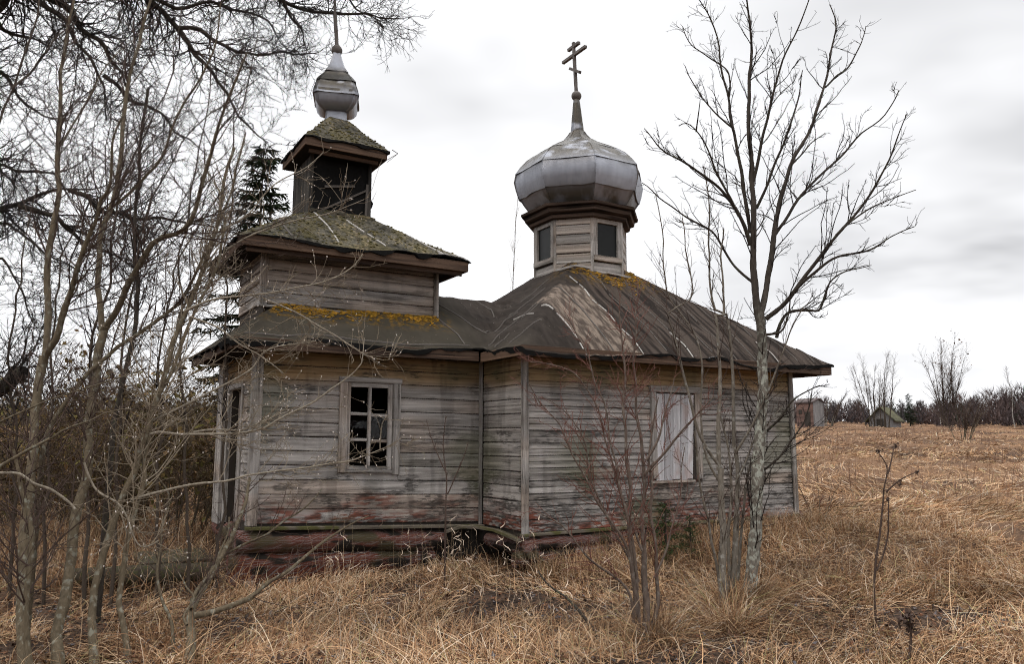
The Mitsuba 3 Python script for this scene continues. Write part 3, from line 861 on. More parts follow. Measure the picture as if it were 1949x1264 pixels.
# ---- faceted metal bodies
def facet_shell(parent, mat, levels, corners, tiers, th=0.012, sub=3, gap=0.004, jag=None):
    """sheet metal panels: levels (z, scale), corners: plan polygon for scale 1; tiers: pairs of level indices"""
    zs, rs = np.array(levels).T
    n = len(corners)
    corners = np.array(corners, float)
    for a, b in tiers:
        for i in range(n):
            zz = np.interp(np.linspace(a, b, sub + 1), np.arange(len(zs)), zs)
            rr = np.interp(np.linspace(a, b, sub + 1), np.arange(len(zs)), rs)
            out = []
            for lay in (0, 1):
                for k, (z, r) in enumerate(zip(zz, rr)):
                    for t in np.linspace(0, 1, 5):
                        p = corners[i] * (1 - t) + corners[(i + 1) % n] * t
                        q = p * (r + (0.020 * (1 - k / sub) if lay == 0 else -th) + (0.004 * math.sin(6.28 * t + i * 3 + a) if lay == 0 else 0))
                        if lay == 0:      # dents
                            q = q * (1 + 0.022 * (float(meshkit.noise(np.array([q[0] * 5, q[1] * 5, z * 5]), 3)) - 0.5))
                        dz = 0.0
                        if jag and lay == 0 and k == 0:
                            dz = jag * (rnd.random() - 0.8)
                        out.append((q[0], q[1], z + dz + (0.012 if k == sub else 0)))
            R_, Cn = sub + 1, 5
            f = []
            for k in range(sub):
                for c in range(4):
                    o = k * Cn + c
                    f.append([o, o + 1, o + Cn + 1, o + Cn])
                    o += R_ * Cn
                    f.append([o, o + Cn, o + Cn + 1, o + 1])
            ring = [c for c in range(Cn)] + [k * Cn + Cn - 1 for k in range(1, R_)] + [sub * Cn + c for c in range(Cn - 2, -1, -1)] + [k * Cn for k in range(sub - 1, 0, -1)]
            rim = [out[p] for p in ring] + [out[p + R_ * Cn] for p in ring]
            nb, nr = len(out), len(ring)
            out = out + rim
            for p in range(nr):
                f.append([nb + (p + 1) % nr, nb + p, nb + nr + p, nb + nr + (p + 1) % nr])
            m = MB()
            m.add(out, f)
            yield m


def loft(levels, corners):
    corners = np.array(corners, float)
    n = len(corners)
    v = [(c[0] * r, c[1] * r, z) for z, r in levels for c in corners]
    f = []
    for k in range(len(levels) - 1):
        for i in range(n):
            f.append([k * n + i, k * n + (i + 1) % n, (k + 1) * n + (i + 1) % n, (k + 1) * n + i])
    v += [(0, 0, levels[0][0]), (0, 0, levels[-1][0])]
    a, b = len(v) - 2, len(v) - 1
    tri = [t for q in f for t in ([q[0], q[1], q[2]], [q[0], q[2], q[3]])]
    tri += [[a, (i + 1) % n, i] for i in range(n)] + [[b, (len(levels) - 1) * n + i, (len(levels) - 1) * n + (i + 1) % n] for i in range(n)]
    return v, tri


OCT = [(math.cos(math.radians(22.5 + 45 * k)) / math.cos(math.radians(22.5)), math.sin(math.radians(22.5 + 45 * k)) / math.cos(math.radians(22.5))) for k in range(8)]
DX, DY = 2.55, 2.2


def at_drum(v):
    v = np.array(v, float)
    v[:, 0] += DX
    v[:, 1] += DY
    v[:, 0] -= np.clip(v[:, 2] - 5.7, 0, 9) * 0.022
    return v


DM = CH + '__drum'
m = MB()
m.add(*loft([(4.2, 0.735), (5.55, 0.735)], OCT))
m.put(DM, 'dark_inside', at_drum)
AP = 0.74
for k in range(8):
    a = math.radians(45 * k)
    N = np.array([math.cos(a), math.sin(a), 0])
    U = np.array([-math.sin(a), math.cos(a), 0])
    hw = AP * math.tan(math.radians(22.5))
    o = N * AP
    if k % 2:
        rows = 6
        for i in range(rows):
            z0 = 4.50 + i * 0.166
            m = MB()
            m.prism(SHIP(0.156), o + U * (-hw + 0.012) + Z * z0 + N * rnd.uniform(0, 0.006), U, Z, N, 2 * hw - 0.024, kind=0.5, k=2, wob=0.003)
            m.put(DM + '__plank', 'wood', at_drum)
    else:
        WK = numbered(CH + '__drum_window')
        m = MB()
        m.prism([(0, 0), (0, 0.006), (0.56, 0.006), (0.56, 0)], o + U * -0.21 + Z * 4.79, U, Z, N, 0.42, k=1)
        scene[WK] = mikit.ply(m.mesh(at_drum), 'dusty_glass')
        for s, w, z0, z1, q in ((-0.300, 0.085, 4.72, 5.44, 1.0), (0.215, 0.085, 4.72, 5.44, 1.0), (-0.213, 0.426, 5.36, 5.44, 0.5), (-0.29, 0.58, 4.70, 4.785, 0.5)):
            m = MB()
            th = 0.045 if q > 0.7 else 0.040 if z0 > 5 else 0.07
            m.prism([(0, 0), (0, th), (z1 - z0, th), (z1 - z0, 0)], o + U * s + Z * (z0 if q < 0.7 else z0 + 0.067), U, Z, N, w, kind=q, k=1)
            if q > 0.7:
                pass
            m.put(WK + ('__frame' if z0 > 4.71 else '__sill'), 'wood', at_drum)
        m = MB()
        m.prism(LAP(0.20), o + U * (-hw + 0.015) + Z * 4.48, U, Z, N, 2 * hw - 0.03, kind=0.5, k=2, wob=0.006)
        m.put(DM + '__plank', 'wood', at_drum)
    m = MB()
    c = np.array([OCT[k][0], OCT[k][1], 0]) * (AP + 0.012)
    m.beam(c + Z * 4.45, c + Z * 5.50, 0.05, 0.05, up=(c[0], c[1], 0), kind=1.0)
    m.put(DM + '__corner_post', 'wood', at_drum)
CO = CH + '__cornice'
m = MB()
m.add(*loft([(5.42, 0.76), (5.44, 0.845), (5.50, 0.855), (5.515, 0.80)], OCT), kind=0.5)
m.put(CO, 'cornice_wood', at_drum)
m = MB()
m.add(*loft([(5.51, 0.86), (5.53, 0.925), (5.60, 0.935), (5.615, 0.90), (5.62, 0.985), (5.665, 0.995), (5.675, 0.90)], OCT), kind=0.5)
m.put(CO, 'cornice_wood', at_drum)
DO = CH + '__dome'
LV = [(5.66, 0.80), (5.80, 0.905), (5.95, 1.0), (6.10, 1.055), (6.25, 1.085), (6.40, 1.055), (6.52, 0.985), (6.66, 0.865), (6.74, 0.765), (6.86, 0.58), (6.97, 0.385), (7.08, 0.235), (7.17, 0.165), (7.24, 0.125)]
m = MB()
m.add(*loft([(z, r - 0.035) for z, r in LV], OCT))
m.put(DO, 'tar_paper', at_drum)
for tier, jag in (((0, 2), 0), ((2, 5), 0.035), ((5, 8), 0.008), ((8, 10), 0.008), ((10, 13), 0)):
    for m in facet_shell(DO, 'sheet_metal', LV, OCT, [tier], jag=jag):
        m.put(DO + '__panel', 'sheet_metal', at_drum, True)
for k in range(8):
    m = MB()
    pts = [np.array([OCT[k][0] * (r + 0.008), OCT[k][1] * (r + 0.008), z]) for z, r in LV]
    for a, b in zip(pts[:-1], pts[1:]):
        m.beam(a, b, 0.012, 0.014, up=(OCT[k][0], OCT[k][1], 0.01), seed=0.4)
    m.put(DO + '__seam', 'old_iron' if k % 3 == 0 else 'sheet_metal', at_drum)
m = MB()
m.add(*loft([(7.20, 0.118), (7.30, 0.112), (7.80, 0.062), (7.90, 0.05)], OCT))
m.put(DO + '__neck', 'sheet_metal', at_drum)
CR = CH + '__cross'
m = MB()
s = trimesh.creation.icosphere(2, 0.092)
m.add(s.vertices + [0, 0, 7.95], s.faces)
put(CR + '__ball', m.mesh(at_drum), 'old_iron', True)
m = MB()
m.beam((0, 0, 8.02), (-0.03, 0, 8.98), 0.05, 0.045)
m.put(CR, 'old_iron', at_drum)
for z, h, tilt in ((8.90, 0.17, 0), (8.74, 0.36, 0), (8.44, 0.15, -0.11)):
    m = MB()
    x = -0.03 * (z - 8.02)
    m.beam((x, -h, z + tilt * 0.9), (x, h, z - tilt * 0.9), 0.055, 0.05)
    m.put(CR + '__bar', 'old_iron', at_drum)
for a, b in (((1.55, 1.52, 4.455), (1.80, 1.36, 4.535)), ((1.81, 1.35, 4.535), (2.10, 1.33, 4.52)), ((2.5, 1.38, 4.50), (3.0, 1.40, 4.47))):
    m = MB()
    m.beam(a, b, 0.05, 0.035, kind=0.5, k=2, wob=0.006)
    m.put(DM + '__flashing_board', 'wood')

# ---- small cupola on the bell lantern
TW = math.radians(-20)
CHAM = 0.30
base = []
for k in range(4):
    for s in (-1, 1):
        a = math.radians(90 * k)
        n_, t_ = np.array([math.cos(a), math.sin(a)]), np.array([-math.sin(a), math.cos(a)])
        base.append(n_ + t_ * s * (1 - CHAM * 0.62))
SQ = [(x * math.cos(TW) - y * math.sin(TW), x * math.sin(TW) + y * math.cos(TW)) for x, y in base]


def at_cupola(v):
    v = np.array(v, float)
    v[:, 0] += -1.955 - np.clip(v[:, 2] - 6.4, 0, 9) * 0.025
    v[:, 1] += 2.2
    return v


CU = CH + '__cupola'
CL = [(6.59, 0.164), (6.625, 0.232), (6.70, 0.289), (6.80, 0.314), (6.92, 0.302), (7.02, 0.271), (7.12, 0.218), (7.21, 0.153), (7.31, 0.102), (7.45, 0.070), (7.56, 0.047)]
m = MB()
m.add(*loft([(z, r - 0.02) for z, r in CL], SQ))
m.put(CU, 'tar_paper', at_cupola)
for tier, jag in (((0, 3), 0.0), ((3, 5), 0.01), ((5, 7), 0.01), ((7, 10), 0.0)):
    for m in facet_shell(CU, 'sheet_metal', CL, SQ, [tier], th=0.02, jag=jag):
        m.put(CU + '__panel', 'sheet_metal', at_cupola, True)
m = MB()
m.add(*loft([(6.38, 0.165), (6.62, 0.148)], SQ))
m.put(CU + '__neck', 'sheet_metal', at_cupola)
m = MB()
s = trimesh.creation.icosphere(2, 0.083)
m.add(s.vertices + [0, 0, 7.615], s.faces)
put(CU + '__ball', m.mesh(at_cupola), 'old_iron', True)
m = MB()
m.beam((0, 0, 7.68), (-0.035, 0, 8.2), 0.045, 0.045).beam((-0.035, 0, 8.2), (-0.06, 0, 9.3), 0.030, 0.030)
m.put(CU + '__pole', 'old_iron', at_cupola)

# ------------------------------------------------------------------ ground
def spread(n, near, far, c):
    t = np.linspace(-1, 1, n)
    k = math.asinh(far / near)
    return c + near * np.sinh(k * t)


gx, gy = np.meshgrid(spread(330, 3.2, 900, 0.5), spread(330, 3.2, 900, 9.0), indexing='ij')
v = np.stack([gx, gy, ground_z(gx, gy)], -1).reshape(-1, 3)
i, j = np.meshgrid(np.arange(329), np.arange(329), indexing='ij')
q = np.stack([i * 330 + j, (i + 1) * 330 + j, (i + 1) * 330 + j + 1, i * 330 + j + 1], -1).reshape(-1, 4)
scene['ground'] = mikit.ply((v, q), 'soil', True)
tag('ground', 'damp dark soil and dead leaves below the dry grass of the meadow', kind='structure')


# ------------------------------------------------------------------ grass
def to_church(x, y):
    u, v = x - CX, y - CY
    return u * CA + v * SA, v * CA - u * SA


def outside(x, y, pad=0.0):
    a, b = to_church(x, y)
    return ~(((a > -pad) & (a < 5.3 + pad) & (b > -pad) & (b < 4.45 + pad)) | ((a > -3.3 - pad) & (a <= 0.1) & (b > 1.08 - pad) & (b < 3.4 + pad)))


def blades(x, y, az, e0, bend, ln, wd, col, k=4, z0=None):
    n = len(x)
    ds = ln / (k - 1)
    P = np.zeros((n, k, 3))
    P[:, 0] = np.stack([x, y, (ground_z(x, y) if z0 is None else z0) - 0.01], -1)
    gz = P[:, 0, 2].copy()
    for s in range(1, k):
        e = e0 - bend * (s - 0.5) / (k - 1)
        a = az + 0.25 * (s - 1) * np.sin(x * 91 + y * 57)
        P[:, s] = P[:, s - 1] + np.stack([np.cos(e) * np.cos(a), np.cos(e) * np.sin(a), np.sin(e)], -1) * ds[:, None]
        P[:, s, 2] = np.maximum(P[:, s, 2], gz + 0.012 * s)
    w = wd[:, None] * np.array([1.0, 0.85, 0.6, 0.15] if k == 4 else np.linspace(1, 0.2, k))[None]
    roll = np.sin(x * 133 + y * 71) * 0.9
    sx, sy = -np.sin(az), np.cos(az)
    S = np.stack([sx * np.cos(roll), sy * np.cos(roll), np.sin(roll)], -1)[:, None] * w[..., None] / 2
    v = np.stack([P - S, P + S], 2).reshape(n, k * 2, 3)
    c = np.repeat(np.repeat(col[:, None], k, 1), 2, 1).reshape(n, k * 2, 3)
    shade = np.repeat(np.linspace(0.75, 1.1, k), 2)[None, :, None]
    tri = []
    for s in range(k - 1):
        o = 2 * s
        tri += [[o, o + 1, o + 3], [o, o + 3, o + 2]]
    f = (np.array(tri)[None] + (np.arange(n) * 2 * k)[:, None, None]).reshape(-1, 3)
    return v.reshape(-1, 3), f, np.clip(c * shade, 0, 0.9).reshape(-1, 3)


def join(parts):
    n, V, F, Cc = 0, [], [], []
    for v, f, c in parts:
        V.append(v)
        F.append(f + n)
        Cc.append(c)
        n += len(v)
    return (np.vstack(V), np.vstack(F)), np.vstack(Cc)


def tones(n, x, y, g):
    pal = np.array([(0.48, 0.295, 0.165), (0.58, 0.41, 0.26), (0.68, 0.55, 0.42), (0.30, 0.16, 0.088), (0.14, 0.075, 0.047), (0.36, 0.31, 0.15)])
    p = np.stack([x, y, 0 * x], -1)
    wet = meshkit.fbm(p * 0.8 + 3, 3, 21)
    pr_ = np.array([0.29, 0.25, 0.10, 0.19, 0.13, 0.04])
    c = pal[g.choice(6, n, p=pr_)]
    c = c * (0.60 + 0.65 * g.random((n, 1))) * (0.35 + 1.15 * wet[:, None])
    return np.clip(c, 0.01, 0.85)


def flow(x, y):
    p = np.stack([x, y, 0 * x], -1)
    return (meshkit.fbm(p * 0.33, 2, 31) - 0.5) * 9.0 + 0.4


g = np.random.default_rng(5)
parts = []


def scatter(n, r0, r1, half=0.86):
    r = r0 * (r1 / r0) ** g.random(n)
    a = (g.random(n) * 2 - 1) * half
    x, y = r * np.sin(a), r * np.cos(a)
    return x, y, r


def field(n, r0, r1, ln, wd, dens=0.42, half=0.86):
    x, y, r = scatter(n, r0, r1, half)
    p = np.stack([x, y, 0 * x], -1)
    tuft = meshkit.fbm(p * 2.4, 2, 17)
    mat_ = meshkit.fbm(p * 0.75, 3, 23)
    keep = outside(x, y) & (tuft * 0.52 + mat_ * 0.85 + 0.20 * g.random(n) > dens + 0.10)
    x, y, r, tuft = x[keep], y[keep], r[keep], tuft[keep]
    n = len(x)
    az = flow(x, y) + g.normal(size=n) * np.where(r < 10, 1.3, 0.6)
    lie = g.random(n)
    up = np.clip((tuft - 0.35) * 2, 0, 1)
    e0 = np.radians(np.where(lie < np.where(r < 10, 0.65, 0.84), g.uniform(6, 36, n), g.uniform(35, 82, n)))
    bend = np.radians(g.uniform(5, 75, n))
    L = g.uniform(ln[0], ln[1], n) * (0.65 + 0.7 * tuft)
    return blades(x, y, az, e0, bend, L, g.uniform(wd[0], wd[1], n), tones(n, x, y, g))


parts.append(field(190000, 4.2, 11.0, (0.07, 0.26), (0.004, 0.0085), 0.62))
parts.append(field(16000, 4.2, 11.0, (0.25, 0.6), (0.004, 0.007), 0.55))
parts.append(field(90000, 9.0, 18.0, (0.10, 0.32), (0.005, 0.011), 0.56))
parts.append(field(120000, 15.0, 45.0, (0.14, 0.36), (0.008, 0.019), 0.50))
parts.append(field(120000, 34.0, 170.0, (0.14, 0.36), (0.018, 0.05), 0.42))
# the tall grass along the walls and right of the lichen tree
n = 9000
u = g.random(n) * 5.4
b = -0.12 - g.gamma(1.4, 0.28, n)
xy = W(np.stack([u, b, 0 * u], -1))
x, y = xy[:, 0], xy[:, 1]
parts.append(blades(x, y, g.random(n) * 6.28, np.radians(g.uniform(40, 88, n)), np.radians(g.uniform(0, 75, n)), g.uniform(0.12, 0.42, n), g.uniform(0.003, 0.008, n), tones(n, x, y, g)))
n = 15000
x, y = g.uniform(2.6, 7.2, n), g.uniform(8.6, 13.5, n)
ok = outside(x, y)
x, y = x[ok], y[ok]
n = len(x)
parts.append(blades(x, y, g.random(n) * 6.28, np.radians(g.uniform(15, 80, n)), np.radians(g.uniform(0, 120, n)), g.uniform(0.12, 0.40, n), g.uniform(0.004, 0.009, n), tones(n, x, y, g)))
n = 2600
u = g.uniform(-3.4, -0.3, n)
b = 0.72 - g.gamma(1.5, 0.28, n)
xy = W(np.stack([u, b, 0 * u], -1))
x, y = xy[:, 0], xy[:, 1]
parts.append(blades(x, y, g.random(n) * 6.28, np.radians(g.uniform(30, 80, n)), np.radians(g.uniform(0, 90, n)), g.uniform(0.10, 0.28, n), g.uniform(0.003, 0.008, n), tones(n, x, y, g)))
# tall straw left of the porch, in front of the thicket
n = 9000
x, y = g.uniform(-9.5, -3.0, n), g.uniform(8.8, 12.5, n)
ok = outside(x, y, 0.1)
x, y = x[ok], y[ok]
n = len(x)
parts.append(blades(x, y, g.random(n) * 6.28, np.radians(g.uniform(40, 88, n)), np.radians(g.uniform(0, 60, n)), g.uniform(0.2, 0.6, n), g.uniform(0.004, 0.010, n), tones(n, x, y, g)))
n = 6500
x, y, r = scatter(n, 13.0, 75.0)
p = np.stack([x, y, 0 * x], -1)
ok = outside(x, y, 0.3) & (meshkit.fbm(p * 0.16, 3, 44) > 0.47)
x, y, r = x[ok], y[ok], r[ok]
n = len(x)
parts.append(blades(x, y, g.random(n) * 6.28, np.radians(g.uniform(68, 90, n)), np.radians(g.uniform(-8, 25, n)), g.uniform(0.2, 0.85, n), 0.0007 * r * g.uniform(0.6, 1.2, n), np.array([[0.25, 0.155, 0.115]]) * g.uniform(0.5, 1.3, (n, 1))))
# straw gathered at the feet of the stems
for cx, cy, m_ in ((1.2, 6.8, 900), (2.2, 8.15, 800), (2.55, 8.45, 1000), (2.0, 7.3, 700)):
    a = g.random(m_) * 6.28
    r = g.gamma(1.5, 0.10, m_)
    x, y = cx + r * np.cos(a), cy + r * np.sin(a)
    parts.append(blades(x, y, a + g.normal(size=m_) * 0.6, np.radians(g.uniform(25, 85, m_)), np.radians(g.uniform(10, 110, m_)), g.uniform(0.2, 0.6, m_), g.uniform(0.003, 0.007, m_), tones(m_, x, y, g) * 1.1))
mesh, col = join(parts)
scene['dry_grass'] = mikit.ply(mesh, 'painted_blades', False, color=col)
tag('dry_grass', 'dry tan and straw coloured grass lying flat over the whole meadow', 'grass', kind='stuff')
# pale curled reed leaves before the porch
parts = []
for _ in range(170):
    cl = [(-0.95, 9.05), (-0.75, 9.1), (-1.35, 9.0), (-0.62, 9.15), (0.1, 8.9), (-2.0, 9.1), (-1.6, 7.3), (-0.4, 7.2), (1.3, 9.6), (0.35, 6.4), (2.9, 7.0)][g.integers(11)]
    x, y = np.array([cl[0] + g.normal() * 0.16]), np.array([cl[1] + g.normal() * 0.12])
    parts.append(blades(x, y, np.array([g.random() * 6.28]), np.radians([g.uniform(74, 90)]), np.radians([g.uniform(0, 14)]), g.uniform(0.35, 0.85, 1), np.array([0.005]), np.array([[0.50, 0.37, 0.24]]) * g.uniform(0.7, 1.1), 5))
    tip = parts[-1][0][-1]
    for _ in range(g.integers(0, 3)):
        s = g.uniform(0.5, 1.0)
        q = parts[-1][0][2 * int(4 * s)] if len(parts[-1][0]) == 10 else tip
        parts.append(blades(np.array([q[0]]), np.array([q[1]]), np.array([g.random() * 6.28]), np.radians([g.uniform(20, 80)]), np.radians([g.uniform(120, 260)]), g.uniform(0.10, 0.24, 1), np.array([0.009]), np.array([[0.66, 0.53, 0.42]]) * g.uniform(0.8, 1.1), 7, z0=np.array([q[2]])))
mesh, col = join(parts)
scene['curled_reeds'] = mikit.ply(mesh, 'painted_blades', False, color=col)
tag('curled_reeds', 'thin upright straw stalks with pale curled leaves in front of the walls', 'grass', kind='stuff')
# dead leaves and clods on the ground
n = 24000
x, y, r = scatter(n, 4.3, 11.5)
ok = outside(x, y)
x, y = x[ok], y[ok]
n = len(x)
c = np.stack([x, y, ground_z(x, y) + g.uniform(0.005, 0.05, n)], -1)
a = g.normal(size=(n, 3)) * [1, 1, 0.45]
a /= np.linalg.norm(a, axis=1, keepdims=True)
b = np.cross(a, g.normal(size=(n, 3)) * 0.5 + [0, 0, 1])
b /= np.linalg.norm(b, axis=1, keepdims=True)
s = g.uniform(0.012, 0.035, (n, 1))
nn = np.cross(a, b)
v = np.stack([c - a * s, c + b * s * 0.55 + nn * s * 0.3, c + a * s, c - b * s * 0.55 + nn * s * 0.35], 1).reshape(-1, 3)
f = (np.array([[0, 1, 2], [0, 2, 3]])[None] + (np.arange(n) * 4)[:, None, None]).reshape(-1, 3)
pal = np.array([(0.05, 0.035, 0.03), (0.11, 0.065, 0.045), (0.16, 0.08, 0.05), (0.13, 0.12, 0.125), (0.30, 0.19, 0.12)])
scene['dead_leaves'] = mikit.ply((v, f), 'painted_blades', False, color=np.repeat(pal[g.choice(5, n)] * g.uniform(0.6, 1.2, (n, 1)), 4, 0))
tag('dead_leaves', 'dark fallen leaves scattered over the bare soil between the tufts', 'leaves', kind='stuff')

